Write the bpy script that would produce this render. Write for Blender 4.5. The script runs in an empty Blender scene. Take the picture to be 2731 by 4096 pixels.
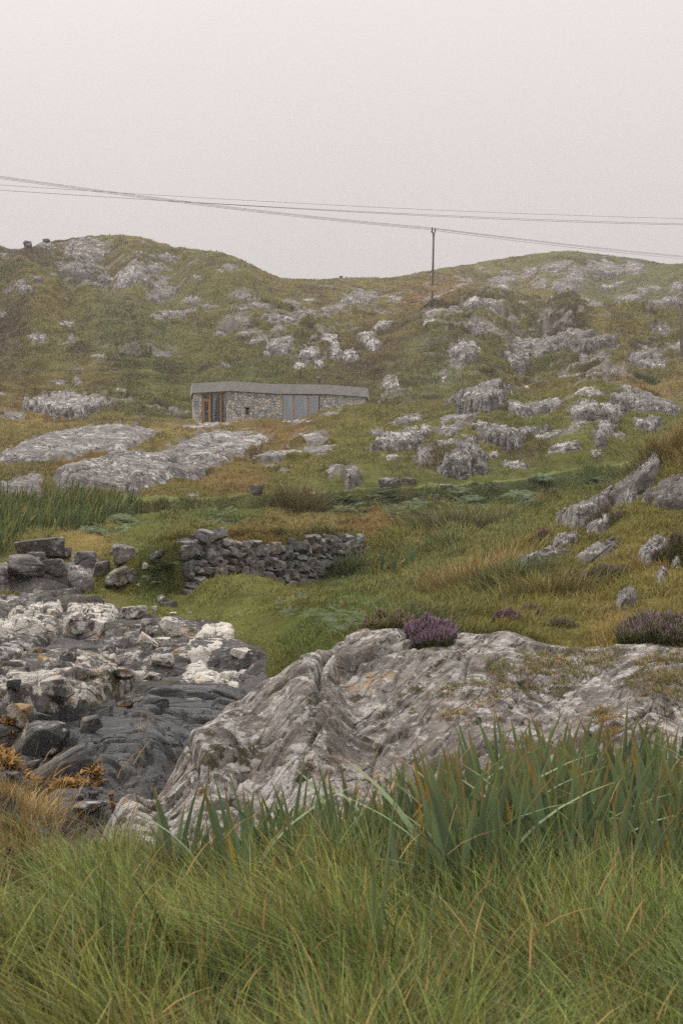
import bpy, bmesh, math, random
import numpy as np
from mathutils import Vector, Matrix
R = math.radians
SC = bpy.context.scene
COL = SC.collection
random.seed(7)
RNG = np.random.default_rng(7)

# ------------------------------------------------------------------ camera, sky, sun, exposure
cam_d = bpy.data.cameras.new("camera"); cam = bpy.data.objects.new("camera", cam_d); COL.objects.link(cam)
cam.location = (0, 0, 0); cam.rotation_euler = (R(90), 0, 0)
cam_d.sensor_fit = 'VERTICAL'; cam_d.sensor_height = 36.0; cam_d.sensor_width = 24.0; cam_d.lens = 50.0
cam_d.clip_start = 0.1; cam_d.clip_end = 3000
cam_d.dof.use_dof = True; cam_d.dof.focus_distance = 22.0; cam_d.dof.aperture_fstop = 8.0
SC.camera = cam

world = bpy.data.worlds.new("World"); SC.world = world; world.use_nodes = True
wt = world.node_tree; wt.nodes.clear()
def wn(t, **k):
    n = wt.nodes.new(t)
    for a, b in k.items(): setattr(n, a, b)
    return n
w_out = wn('ShaderNodeOutputWorld'); w_bg = wn('ShaderNodeBackground')
w_sky = wn('ShaderNodeTexSky', sky_type='NISHITA', sun_disc=False)
w_sky.sun_elevation = R(56); w_sky.sun_rotation = R(-28); w_sky.dust_density = 6.0; w_sky.air_density = 1.0
w_hs = wn('ShaderNodeHueSaturation'); w_hs.inputs['Saturation'].default_value = 0.1
w_tc = wn('ShaderNodeTexCoord'); w_sep = wn('ShaderNodeSeparateXYZ')
w_ramp = wn('ShaderNodeValToRGB')
# overcast layer: a little darker and pinker at the horizon, brightest overhead (radiance / 0.08)
for i, (p, c) in enumerate([(0.0, (.455, .422, .413)), (0.13, (.525, .487, .477)), (0.36, (.76, .708, .695)), (1.0, (2.9, 2.8, 2.76))]):
    e = w_ramp.color_ramp.elements[i] if i < 2 else w_ramp.color_ramp.elements.new(p)
    e.position = p; e.color = (*c, 1)
w_gain = wn('ShaderNodeVectorMath', operation='SCALE'); w_gain.inputs['Scale'].default_value = 10.0
w_cn = wn('ShaderNodeTexNoise'); w_cn.inputs['Scale'].default_value = 2.2; w_cn.inputs['Detail'].default_value = 4
w_cm = wn('ShaderNodeMapRange'); w_cm.inputs['To Min'].default_value = 0.95; w_cm.inputs['To Max'].default_value = 1.05
w_mul = wn('ShaderNodeVectorMath', operation='SCALE')
w_mix = wn('ShaderNodeMix', data_type='RGBA'); w_mix.inputs['Factor'].default_value = 0.9
L = wt.links.new
L(w_tc.outputs['Generated'], w_sep.inputs[0]); L(w_sep.outputs['Z'], w_ramp.inputs[0])
L(w_tc.outputs['Generated'], w_cn.inputs['Vector']); L(w_cn.outputs['Fac'], w_cm.inputs['Value'])
L(w_ramp.outputs[0], w_gain.inputs[0]); L(w_gain.outputs[0], w_mul.inputs[0]); L(w_cm.outputs[0], w_mul.inputs['Scale'])
L(w_sky.outputs[0], w_hs.inputs['Color'])
L(w_hs.outputs[0], w_mix.inputs['A']); L(w_mul.outputs[0], w_mix.inputs['B'])
L(w_mix.outputs['Result'], w_bg.inputs['Color']); w_bg.inputs['Strength'].default_value = 0.068
L(w_bg.outputs[0], w_out.inputs['Surface'])

sun_d = bpy.data.lights.new("sun", 'SUN'); sun_d.energy = 1.5; sun_d.angle = R(10); sun_d.color = (1, .96, .9)
sun = bpy.data.objects.new("sun", sun_d); COL.objects.link(sun)
sun.rotation_euler = (R(-34), 0, R(28)); sun.location = (0, -20, 60)

SC.view_settings.view_transform = 'Standard'; SC.view_settings.look = 'None'
SC.view_settings.exposure = 0.75; SC.view_settings.gamma = 1.0
SC.cycles.max_bounces = 6; SC.cycles.diffuse_bounces = 3; SC.cycles.transparent_max_bounces = 8
SC.cycles.volume_bounces = 1; SC.cycles.filter_width = 1.4; SC.cycles.use_adaptive_sampling = False; SC.cycles.sample_clamp_indirect = 4.0
SC.cycles.use_denoising = False
try:
    SC.cycles.denoiser = 'OPENIMAGEDENOISE'; SC.cycles.denoising_input_passes = 'RGB_ALBEDO_NORMAL'; SC.cycles.denoising_prefilter = 'ACCURATE'
except Exception: pass

# ------------------------------------------------------------------ bookkeeping
def tag(o, label=None, cat=None, group=None, kind=None):
    if label: o['label'] = label
    if cat: o['category'] = cat
    if group: o['group'] = group
    if kind: o['kind'] = kind
    return o
def link(o, parent=None):
    COL.objects.link(o)
    if parent is not None: o.parent = parent
    return o
def empty(name, loc, rz=0):
    o = bpy.data.objects.new(name, None); o.empty_display_size = .2
    o.location = loc; o.rotation_euler = (0, 0, rz); return link(o)
def mesh_np(name, V, F, mat=None, loc=(0, 0, 0), col=None, parent=None, smooth=True):
    """V (n,3) world coords, F (m,3) or (m,4) ints; one mesh object with its origin at loc"""
    V = np.asarray(V, np.float32) - np.asarray(loc, np.float32)
    F = np.asarray(F, np.int32); k = F.shape[1]
    me = bpy.data.meshes.new(name)
    me.vertices.add(len(V)); me.vertices.foreach_set('co', V.ravel())
    me.loops.add(F.size); me.loops.foreach_set('vertex_index', F.ravel())
    me.polygons.add(len(F)); me.polygons.foreach_set('loop_start', np.arange(0, F.size, k, dtype=np.int32))
    try: me.polygons.foreach_set('loop_total', np.full(len(F), k, np.int32))
    except Exception: pass
    me.polygons.foreach_set('use_smooth', np.full(len(F), smooth, bool))
    if col is not None:
        c = np.ones((len(V), 4), np.float32); c[:, :3] = col
        a = me.attributes.new('Col', 'FLOAT_COLOR', 'POINT'); a.data.foreach_set('color', c.ravel())
    me.update(calc_edges=True); me.validate()
    if mat: me.materials.append(mat)
    o = bpy.data.objects.new(name, me); o.location = loc
    return link(o, parent)
class MB:
    """collects simple solids into one mesh"""
    def __init__(s): s.V = []; s.F = []; s.C = []; s.n = 0
    def add(s, V, F, c=None):
        V = np.asarray(V, float)
        s.V.append(V); s.F += [tuple(int(i) + s.n for i in f) for f in F]; s.n += len(V)
        s.C.append(np.tile(c if c is not None else (1, 1, 1), (len(V), 1)))
    def prism(s, poly, z0, z1, c=None):
        n = len(poly); V = [(x, y, z0) for x, y in poly] + [(x, y, z1) for x, y in poly]
        F = [(i, (i + 1) % n, (i + 1) % n + n, i + n) for i in range(n)] + [tuple(range(n - 1, -1, -1)), tuple(range(n, 2 * n))]
        s.add(V, F, c)
    def slab(s, a, b, th, z0, z1, off=0.0, c=None):
        """upright box along a->b (2D), thickness th towards the left normal, front face shifted by off"""
        a = np.array(a); b = np.array(b); d = (b - a) / np.linalg.norm(b - a); n = np.array([-d[1], d[0]])
        p = [a + n * off, b + n * off, b + n * (off + th), a + n * (off + th)]
        s.prism([tuple(q) for q in p], z0, z1, c)
    def tube(s, pts, r, n=8, c=None, cap=True):
        pts = np.array(pts, float); m = len(pts); r = np.broadcast_to(r, (m,))
        t = np.gradient(pts, axis=0); t /= np.linalg.norm(t, axis=1)[:, None] + 1e-12
        ref = np.array([0, 0, 1.0]) if abs(t[0][2]) < .9 else np.array([1.0, 0, 0])
        V = []
        for i in range(m):
            e1 = np.cross(t[i], ref); e1 /= np.linalg.norm(e1) + 1e-12; e2 = np.cross(t[i], e1)
            for k in range(n):
                a = 2 * math.pi * k / n; V.append(pts[i] + r[i] * (math.cos(a) * e1 + math.sin(a) * e2))
        F = [(i * n + k, i * n + (k + 1) % n, (i + 1) * n + (k + 1) % n, (i + 1) * n + k) for i in range(m - 1) for k in range(n)]
        if cap: F += [tuple(range(n)), tuple(range((m - 1) * n, m * n))]
        s.add(V, F, c)
    def build(s, name, mat, parent=None, loc=(0, 0, 0), bevel=0, smooth=False):
        V = np.vstack(s.V) - np.array(loc)
        me = bpy.data.meshes.new(name); me.from_pydata([tuple(v) for v in V], [], s.F)
        a = me.attributes.new('Col', 'FLOAT_COLOR', 'POINT')
        c = np.ones((len(V), 4), np.float32); c[:, :3] = np.vstack(s.C); a.data.foreach_set('color', c.ravel())
        bm = bmesh.new(); bm.from_mesh(me); bmesh.ops.recalc_face_normals(bm, faces=bm.faces)
        if bevel: bmesh.ops.bevel(bm, geom=[e for e in bm.edges if e.calc_face_angle(0) > .5], offset=bevel, segments=1, affect='EDGES')
        bm.to_mesh(me); bm.free()
        if smooth: me.polygons.foreach_set('use_smooth', np.ones(len(me.polygons), bool))
        me.materials.append(mat)
        o = bpy.data.objects.new(name, me); link(o, parent)
        if parent is None: o.location = loc
        return o

# ------------------------------------------------------------------ noise in numpy
def h2(ix, iy, seed):
    h = (ix.astype(np.int64) * 374761393 + iy.astype(np.int64) * 668265263 + seed * 982451653) & 0xFFFFFFFF
    h = ((h ^ (h >> 13)) * 1274126177) & 0xFFFFFFFF
    h = ((h ^ (h >> 15)) * 2246822519) & 0xFFFFFFFF
    return (h ^ (h >> 16)) / 4294967296.0
def perlin(x, y, seed=0):
    ix = np.floor(x); iy = np.floor(y); fx = x - ix; fy = y - iy
    u = fx * fx * fx * (fx * (fx * 6 - 15) + 10); v = fy * fy * fy * (fy * (fy * 6 - 15) + 10)
    def g(a, b):
        t = h2(ix + a, iy + b, seed) * 6.2831853
        return np.cos(t) * (fx - a) + np.sin(t) * (fy - b)
    a = g(0, 0); b = g(1, 0); c = g(0, 1); d = g(1, 1)
    return 1.5 * ((a + (b - a) * u) * (1 - v) + (c + (d - c) * u) * v)
def fbm(x, y, seed=0, o=4, gain=.5, lac=2.03):
    s = 0; a = 1.0; t = 0
    for i in range(o):
        s = s + a * perlin(x, y, seed + i * 17); t += a; a *= gain; x = x * lac + 3.1; y = y * lac + 1.7
    return s / t
def ridged(x, y, seed=0, o=3, gain=.5):
    s = 0; a = 1.0; t = 0
    for i in range(o):
        s = s + a * (1 - 2 * np.abs(perlin(x, y, seed + i * 29))); t += a; a *= gain; x = x * 2.1 + 5; y = y * 2.1 + 2
    return s / t
def facets(x, y, seed=0, tilt=.6):
    """angular blocks: each Voronoi cell is a tilted plane of its own; returns (height, edge distance)"""
    ix = np.floor(x); iy = np.floor(y)
    f1 = np.full(x.shape, 9.0); f2 = np.full(x.shape, 9.0); hh = np.zeros(x.shape)
    for a in (-1, 0, 1):
        for b in (-1, 0, 1):
            cx = ix + a; cy = iy + b
            px = cx + h2(cx, cy, seed); py = cy + h2(cx, cy, seed + 1)
            dx = x - px; dy = y - py; d = np.sqrt(dx * dx + dy * dy)
            lv = h2(cx, cy, seed + 2) - .5 + tilt * ((h2(cx, cy, seed + 3) - .5) * 2 * dx + (h2(cx, cy, seed + 4) - .5) * 2 * dy)
            m = d < f1
            f2 = np.where(m, f1, np.minimum(f2, d)); hh = np.where(m, lv, hh); f1 = np.where(m, d, f1)
    return hh, f2 - f1
def sstep(a, b, x):
    t = np.clip((x - a) / (b - a), 0, 1); return t * t * (3 - 2 * t)

# ------------------------------------------------------------------ picture geometry: directions (u, v) from the camera
F_S = 4096 / 36.0 * 50.0
def S(x, y): return ((x - 1365.5) / F_S, (2048 - y) / F_S)
def P(x, y): return S(x * 1.74171, y * 1.74171)
TO = {1: (0, 850), 2: (1331, 850), 4: (0, 1650), 5: (1331, 1450), 6: (0, 2350), 7: (1331, 2250)}
def T(t, x, y): return S(TO[t][0] + x / 1.12, TO[t][1] + y / 1.12)

# control points of the land: (P x, P y, distance) or (P x, ('z', height), distance)
Z = lambda z: ('z', z)
CP = []
for px in (-350, 200, 784, 1300, 1900): CP += [(px, Z(-1.62), 1.4), (px, Z(-1.62), 3), (px, Z(-1.66), 4.5)]
CP += [(784, Z(-1.68), 6), (1300, Z(-1.66), 6), (1850, Z(-1.62), 6), (330, Z(-1.72), 6), (100, Z(-1.7), 5.8), (-320, Z(-1.6), 6),
 (60, 1915, 7), (-300, Z(-1.4), 7), (60, 2075, 6.3), (100, Z(-2.3), 9), (-250, Z(-2.2), 9.2), (185, 2010, 7.2), (260, Z(-1.72), 6.6),
 (900, Z(-1.74), 7.4), (1300, Z(-1.68), 7.4), (1850, Z(-1.6), 7.4), (500, Z(-1.77), 7.3),
 # near slab
 (180, 1995, 7.5), (280, 1850, 8.3), (430, 1710, 9.2), (600, 1590, 10.2), (660, 1555, 10.5), (720, 1522, 10.8), (775, 1495, 11.0), (520, 1642, 9.7), (900, 1468, 11.2), (830, 1475, 11.2), (1000, 1465, 11.2),
 (1170, 1470, 11.2), (1568, 1495, 11.2), (1850, 1500, 11.2), (600, 1810, 8.5), (900, 1710, 9.2), (1200, 1710, 9), (1500, 1660, 9.3),
 (1200, 1570, 10.2), (400, 1910, 7.8), (800, 1610, 10), (900, 1900, 7.9), (1300, 1810, 8.3), (1568, 1800, 8.4), (1850, 1800, 8.4), (1850, 1640, 9.4),
 (180, Z(-2.4), 9.2), (300, Z(-2.35), 9.8), (430, Z(-2.3), 10.6), (600, Z(-2.2), 11.6), (720, Z(-1.95), 12.2),
 # inlet
 (130, 1930, 10.5), (200, 1850, 11.5), (350, 1750, 13), (500, 1630, 16), (590, 1575, 17.5), (60, 1800, 12), (30, 1700, 13.5), (200, 1680, 14),
 (-250, 1800, 12), (-250, 1650, 14), (300, 1605, 16), (30, 1605, 16), (200, 1535, 18.5), (450, 1505, 19), (520, 1455, 21), (100, 1475, 21),
 (350, 1455, 21.5), (60, 1430, 23), (250, 1405, 25), (-250, 1430, 23), (60, 1335, 28), (200, 1325, 29), (60, 1270, 31), (250, 1295, 31), (200, 1252, 34), (-250, 1300, 29),
 # meadow
 (600, 1505, 18.5), (600, 1430, 21), (450, 1422, 22.5), (410, 1405, 24), (700, 1440, 19), (765, 1480, 15.5), (700, 1350, 26), (900, 1350, 24),
 (1000, 1400, 17), (1100, 1420, 13.5), (1300, 1445, 12.5), (1200, 1350, 18), (1000, 1270, 30), (1150, 1230, 34), (1240, 1213, 36), (850, 1290, 31),
 (430, 1385, 26.2), (700, 1322, 31), (430, 1240, 29), (600, 1240, 31), (810, 1236, 35), (330, 1330, 29), (350, 1290, 31), (385, 1370, 27),
 (300, 1240, 35), (500, 1220, 35), (800, 1215, 38), (100, 1230, 36), (60, 1160, 44), (300, 1160, 44), (500, 1152, 46), (800, 1142, 49), (1000, 1127, 52),
 (1000, 1180, 44), (1200, 1110, 56), (1400, 1075, 61), (1500, 1052, 64), (1100, 1190, 42), (1250, 1150, 48), (-250, 1165, 44), (-250, 1230, 36),
 (1200, 1097, 60), (1000, 1115, 56), (1450, 1049, 67), (700, 1134, 52), (300, 1153, 47.5), (1600, 1035, 67),
 # right bank
 (1280, 1215, 24), (1500, 1075, 26), (1568, 995, 27), (1535, 1030, 26.5), (1850, 880, 28), (1500, Z(.5), 34), (1568, Z(.9), 36), (1300, Z(-.35), 30),
 (1400, Z(.1), 36), (1600, Z(1.0), 44), (1850, Z(1.8), 45), (1200, 1310, 19.5), (1350, 1310, 19), (1568, 1300, 18), (1500, 1200, 21.5), (1400, 1250, 20.5),
 (1568, 1150, 23), (1450, 1400, 13.5), (1568, 1400, 13.5), (1850, 1350, 15), (1850, 1120, 22),
 # below the house
 (50, 1130, 50), (250, 1130, 52), (450, 1122, 56), (120, 1060, 62), (400, 1060, 68), (300, 1000, 78), (50, 985, 84), (600, 992, 86), (500, 972, 96),
 (740, 947, 97), (850, 932, 103), (610, 963, 99), (300, 972, 96), (-250, 985, 84), (-250, 1130, 50), (700, 1060, 70), (900, 1080, 64), (900, 1000, 78), (1000, 962, 86),
 (430, Z(6.4), 105), (520, Z(6.4), 108), (650, Z(6.6), 112), (850, Z(7.4), 113),
 # knoll
 (1050, 935, 88), (1150, 897, 92), (1350, 878, 95), (1450, 895, 93), (1560, 948, 88), (1850, 960, 88), (1200, 1000, 76), (1450, 1000, 74),
 (1300, 1070, 63), (1400, 1040, 66), (1050, 1090, 63), (1150, Z(7.5), 108), (1350, Z(8.3), 112), (1560, Z(7), 108), (1850, Z(7), 108),
 # slopes behind
 (100, 965, 112), (-250, 962, 112), (300, 965, 115), (450, Z(7.3), 119), (650, Z(7.9), 121), (900, 920, 125), (1000, 890, 132), (1150, 870, 138),
 (1300, 860, 142), (1500, 890, 138), (1850, 890, 138), (0, 850, 140), (200, 850, 142), (500, 850, 140), (700, 850, 142), (900, 820, 150), (1200, 800, 158),
 (1500, 800, 155), (-250, 850, 140), (1850, 800, 155), (0, 700, 172), (150, 700, 175), (-250, 680, 172), (360, 700, 180), (500, 700, 182), (700, 690, 187),
 (850, 650, 215), (1000, 697, 171), (1000, 648, 208), (1150, 680, 178), (1300, 659, 188), (1420, 692, 180), (1500, 720, 172), (1568, 700, 180), (1850, 680, 185),
 (-250, 565, 196), (51, 588, 195), (128, 613, 192), (205, 649, 188), (297, 687, 185), (128, Z(32), 206), (205, Z(29.6), 202), (51, Z(34.6), 207),
 (250, 662, 214), (350, 680, 207), (400, 650, 216), (-250, 560, 222),
 (0, 557, 218), (41, 567, 224), (102, 551, 232), (205, 537, 238), (272, 533, 240), (328, 540, 240), (395, 560, 239), (513, 573, 240), (549, 588, 241), (584, 606, 242), (640, 632, 246), (718, 637, 260),
 (804, 632, 262), (902, 632, 275), (1020, 610, 310), (1123, 593, 325), (1225, 577, 335), (1307, 570, 340), (1400, 581, 340), (1482, 591, 336), (1533, 603, 350),
 (1568, 596, 332), (1850, 588, 340), (1200, 640, 292), (1400, 640, 292), (1500, 662, 268), (1100, 642, 290), (1300, Z(30), 210), (1420, Z(28), 205), (1500, 685, 235), (1568, 665, 240), (1850, 665, 240)]
SKY = [(-300, 560, 222), (-120, 556, 220), (0, 557, 218), (36, 569, 222), (70, 560, 226), (102, 552, 232), (150, 544, 235), (205, 537, 238), (272, 533, 240), (328, 540, 240), (395, 560, 239), (455, 568, 239), (513, 575, 240), (549, 588, 241), (584, 606, 242), (640, 632, 246), (718, 637, 260),
       (804, 632, 262), (902, 632, 275), (1020, 610, 310), (1123, 593, 325), (1225, 577, 335), (1307, 570, 340), (1400, 581, 340), (1482, 591, 336), (1533, 603, 345), (1568, 598, 335), (1850, 590, 340)]
CP = [c for c in CP if not (not isinstance(c[1], tuple) and c[2] > 217 and any(abs(c[0] - q[0]) < 4 and abs(c[1] - q[1]) < 8 for q in SKY))]
for px in range(-300, 1860, 36):
    py = np.interp(px, [q[0] for q in SKY], [q[1] for q in SKY]); d = np.interp(px, [q[0] for q in SKY], [q[2] for q in SKY]); zc_ = P(px, py)[1] * d
    CP += [(px, Z(zc_), d), (px, Z(zc_ - .8), d * 1.03), (px, Z(zc_ - 5), d * 1.1), (px, Z(zc_ - 18), d * 1.3)]
for px in (-350, 0, 400, 784, 1200, 1568, 1900): CP += [(px, Z(30), 450), (px, Z(18), 640)]
cu = []; cw = []; cv = []
for px, py, d in CP:
    u = (px - 784) / 3269.0 * 1.0
    u = P(px, 0)[0]
    v = py[1] / d if isinstance(py, tuple) else P(px, py)[1]
    cu.append(u); cw.append(math.log(d)); cv.append(v)
cu = np.array(cu); cw = np.array(cw); cv = np.array(cv)
KU = 7.0
def tps_fit(a, b, c, lam=2e-4):
    n = len(a); r2 = (a[:, None] - a) ** 2 + (b[:, None] - b) ** 2
    K = .5 * r2 * np.log(r2 + 1e-12) + lam * np.eye(n); Q = np.stack([np.ones(n), a, b], 1)
    M = np.zeros((n + 3, n + 3)); M[:n, :n] = K; M[:n, n:] = Q; M[n:, :n] = Q.T
    return np.linalg.solve(M, np.concatenate([c, np.zeros(3)]))
_co = tps_fit(cu * KU, cw, cv)
def tps_eval(u, w):
    u = u * KU; out = np.empty(u.shape).ravel(); uu = u.ravel(); ww = w.ravel(); n = len(cu)
    for s in range(0, len(uu), 20000):
        a = uu[s:s + 20000]; b = ww[s:s + 20000]
        r2 = (a[:, None] - cu * KU) ** 2 + (b[:, None] - cw) ** 2
        out[s:s + 20000] = (.5 * r2 * np.log(r2 + 1e-12)) @ _co[:n] + _co[n] + _co[n + 1] * a + _co[n + 2] * b
    return out.reshape(u.shape)
NU = 640
UA = np.linspace(-.34, .34, NU)
WA = np.concatenate([np.linspace(math.log(1.4), math.log(7), 130, endpoint=False), np.linspace(math.log(7), math.log(60), 470, endpoint=False),
                     np.linspace(math.log(60), math.log(380), 620, endpoint=False), np.linspace(math.log(380), math.log(430), 16)])
NW = len(WA)
# smooth land on a coarser grid, cubic-resampled along both axes
def resample(A, xs, xd):
    out = np.empty((A.shape[0], len(xd)))
    i = np.clip(np.searchsorted(xs, xd) - 1, 1, len(xs) - 3); h = xs[i + 1] - xs[i]; t = (xd - xs[i]) / h
    m0 = (A[:, i + 1] - A[:, i - 1]) / (xs[i + 1] - xs[i - 1]) * h; m1 = (A[:, i + 2] - A[:, i]) / (xs[i + 2] - xs[i]) * h
    return (2 * t ** 3 - 3 * t ** 2 + 1) * A[:, i] + (t ** 3 - 2 * t ** 2 + t) * m0 + (-2 * t ** 3 + 3 * t ** 2) * A[:, i + 1] + (t ** 3 - t ** 2) * m1
_us = np.linspace(-.35, .35, 170); _ws = np.linspace(math.log(1.3), math.log(680), 560)
_G = tps_eval(*np.meshgrid(_us, _ws))
V0 = resample(resample(_G, _us, UA).T.copy(), _ws, WA).T
# the retaining wall: the turf drops in front of it and is level with its top behind
UU, WW = np.meshgrid(UA, WA); YY = np.exp(WW); XX = UU * YY
# the grassed-over track: level on top, with a steep grassy bank on the near side
TRK = [(220, 1153, 46.5), (330, 1152, 47), (500, 1150, 48), (700, 1138, 49.8), (850, 1131, 51.2), (1000, 1121, 54), (1200, 1104, 57.5), (1400, 1073, 62), (1500, 1049, 65), (1640, 1025, 68)]
_tu = np.array([P(q[0], 0)[0] for q in TRK]); _ty = np.array([q[2] for q in TRK]); _tz = np.array([P(0, q[1])[1] * q[2] for q in TRK])
TY = np.interp(UU, _tu, _ty); _tzz = np.interp(UU, _tu, _tz); TS = YY - TY
TA = sstep(_tu[0], _tu[1], UU) * (1 - sstep(P(1500, 0)[0], P(1640, 0)[0], UU))
_z = V0 * YY
_top = TA * sstep(-.15, .1, TS) * (1 - sstep(4.2, 8.0, TS)); _z = _z + (_tzz + .012 * np.clip(TS, 0, 5) - _z) * _top
_fc = TA * (1 - sstep(-.15, .1, TS)) * sstep(-7.0, -2.5, TS); _z = _z + (np.minimum(_z, _tzz - 1.05 * sstep(0, 2.2, -TS)) - _z) * _fc
V0 = _z / YY
WALL_A = np.array([P(403, 0)[0] * 27.4, 27.4]); WALL_B = np.array([P(835, 0)[0] * 34.2, 34.2])
_d = (WALL_B - WALL_A) / np.linalg.norm(WALL_B - WALL_A); WALL_L = float(np.linalg.norm(WALL_B - WALL_A)); _n = np.array([_d[1], -_d[0]])
_s = (XX - WALL_A[0]) * _d[0] + (YY - WALL_A[1]) * _d[1]; _q = (XX - WALL_A[0]) * _n[0] + (YY - WALL_A[1]) * _n[1]
_fz = np.interp(_s / WALL_L, [0, .35, .68, .92, 1.0], [-1.9, -1.78, -1.6, -1.25, -.9])
_al = sstep(-.6, .2, _s) * (1 - sstep(WALL_L - .3, WALL_L + .8, _s))
_fr = _al * sstep(-.12, .0, _q) * (1 - sstep(1.2, 4.6, _q)); _bk = _al * (1 - sstep(-.12, .0, _q)) * sstep(-2.5, -.5, _q)
_z = V0 * YY; _z = _z + (np.minimum(_z, _fz) - _z) * _fr; _z = _z + (-.62 - _z) * _bk; V0 = _z / YY
UU, WW = np.meshgrid(UA, WA); YY = np.exp(WW); XX = UU * YY

def gidx(u, w):
    fu = np.clip((np.asarray(u) - UA[0]) / (UA[1] - UA[0]), 0, NU - 1.001)
    fw = np.clip(np.interp(w, WA, np.arange(NW)), 0, NW - 1.001)
    return fu, fw
def gsample(A, u, w):
    fu, fw = gidx(u, w); i = fu.astype(int); j = fw.astype(int); a = fu - i; b = fw - j
    return (A[j, i] * (1 - a) + A[j, i + 1] * a) * (1 - b) + (A[j + 1, i] * (1 - a) + A[j + 1, i + 1] * a) * b
def cast(uv, A=None):
    """where the line of sight (u, v) first meets the land: (u, w)"""
    A = V0 if A is None else A
    u, v = uv; fu = (u - UA[0]) / (UA[1] - UA[0]); fu = min(max(fu, 0), NU - 1.001); i = int(fu); a = fu - i
    col = A[:, i] * (1 - a) + A[:, i + 1] * a
    k = np.nonzero(col >= v)[0]
    k = k[k > 60]
    if len(k) == 0: return (u, WA[int(np.argmax(col[:1180]))])
    j = k[0]
    c0, c1 = col[j - 1], col[j]
    t = 0.5 if c1 - c0 < 1e-9 else min(max((v - c0) / (c1 - c0), 0), 1)
    return (u, WA[j - 1] + t * (WA[j] - WA[j - 1]))
def castxyz(uv):
    u, w = cast(uv); y = math.exp(w); return np.array([u * y, y, gsample(V0, u, w) * y])
def poly_sd(px, py, poly):
    """signed distance to a polygon, positive inside"""
    poly = np.asarray(poly, float); d = np.full(px.shape, 1e18); ins = np.zeros(px.shape, bool)
    for k in range(len(poly)):
        a = poly[k]; b = poly[(k + 1) % len(poly)]; e = b - a
        wx = px - a[0]; wy = py - a[1]; t = np.clip((wx * e[0] + wy * e[1]) / (e @ e + 1e-12), 0, 1)
        d = np.minimum(d, (wx - e[0] * t) ** 2 + (wy - e[1] * t) ** 2)
        c = (a[1] <= py) != (b[1] <= py)
        with np.errstate(divide='ignore', invalid='ignore'):
            xi = a[0] + (py - a[1]) / (e[1] if e[1] != 0 else 1e-12) * e[0]
        ins ^= c & (px < xi)
    return np.where(ins, 1, -1) * np.sqrt(d)

# ------------------------------------------------------------------ materials
class NT:
    def __init__(s, name):
        s.m = bpy.data.materials.new(name); s.m.use_nodes = True; s.t = s.m.node_tree; s.t.nodes.clear()
        s.out = s.n('ShaderNodeOutputMaterial'); s.bsdf = s.n('ShaderNodeBsdfPrincipled')
        s.l(s.bsdf.outputs[0], s.out.inputs[0])
    def n(s, t, **k):
        x = s.t.nodes.new(t)
        for a, b in k.items(): setattr(x, a, b)
        return x
    def l(s, a, b): s.t.links.new(a, b)
    def set(s, inp, v):
        if hasattr(v, 'links') or isinstance(v, bpy.types.NodeSocket): s.l(v, inp)
        else: inp.default_value = v
    def pos(s): return s.n('ShaderNodeNewGeometry').outputs['Position']
    def mapping(s, vec, scale=(1, 1, 1), rot=(0, 0, 0)):
        x = s.n('ShaderNodeMapping'); s.l(vec, x.inputs[0]); x.inputs['Rotation'].default_value = rot; x.inputs['Scale'].default_value = scale; return x.outputs[0]
    def noise(s, vec, scale, detail=4, rough=.55, dist=0):
        x = s.n('ShaderNodeTexNoise'); s.l(vec, x.inputs['Vector']); x.inputs['Scale'].default_value = scale
        x.inputs['Detail'].default_value = detail; x.inputs['Roughness'].default_value = rough; x.inputs['Distortion'].default_value = dist; return x.outputs['Fac']
    def ramp(s, fac, *st):
        x = s.n('ShaderNodeValToRGB'); s.set(x.inputs[0], fac)
        for i, (p, c) in enumerate(st):
            e = x.color_ramp.elements[i] if i < 2 else x.color_ramp.elements.new(p)
            e.position = p; e.color = (c, c, c, 1) if isinstance(c, (int, float)) else (*c, 1)
        return x.outputs[0]
    def mix(s, f, a, b, mode='MIX'):
        x = s.n('ShaderNodeMix', data_type='RGBA', blend_type=mode); s.set(x.inputs['Factor'], f)
        for i, v in ((x.inputs['A'], a), (x.inputs['B'], b)):
            if isinstance(v, tuple): i.default_value = (*v, 1)[:4]
            else: s.l(v, i)
        return x.outputs['Result']
    def math(s, op, a, b=0.0, c=None):
        x = s.n('ShaderNodeMath', operation=op); s.set(x.inputs[0], a); s.set(x.inputs[1], b)
        if c is not None: s.set(x.inputs[2], c)
        return x.outputs[0]
    def bump(s, h, strength=.5, dist=.02):
        x = s.n('ShaderNodeBump'); s.l(h, x.inputs['Height']); x.inputs['Strength'].default_value = strength; x.inputs['Distance'].default_value = dist
        s.l(x.outputs[0], s.bsdf.inputs['Normal'])
    def fin(s, col, rough=.85, spec=.2):
        s.set(s.bsdf.inputs['Base Color'], (*col, 1) if isinstance(col, tuple) else col)
        s.set(s.bsdf.inputs['Roughness'], rough); s.bsdf.inputs['Specular IOR Level'].default_value = spec
        return s.m

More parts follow.
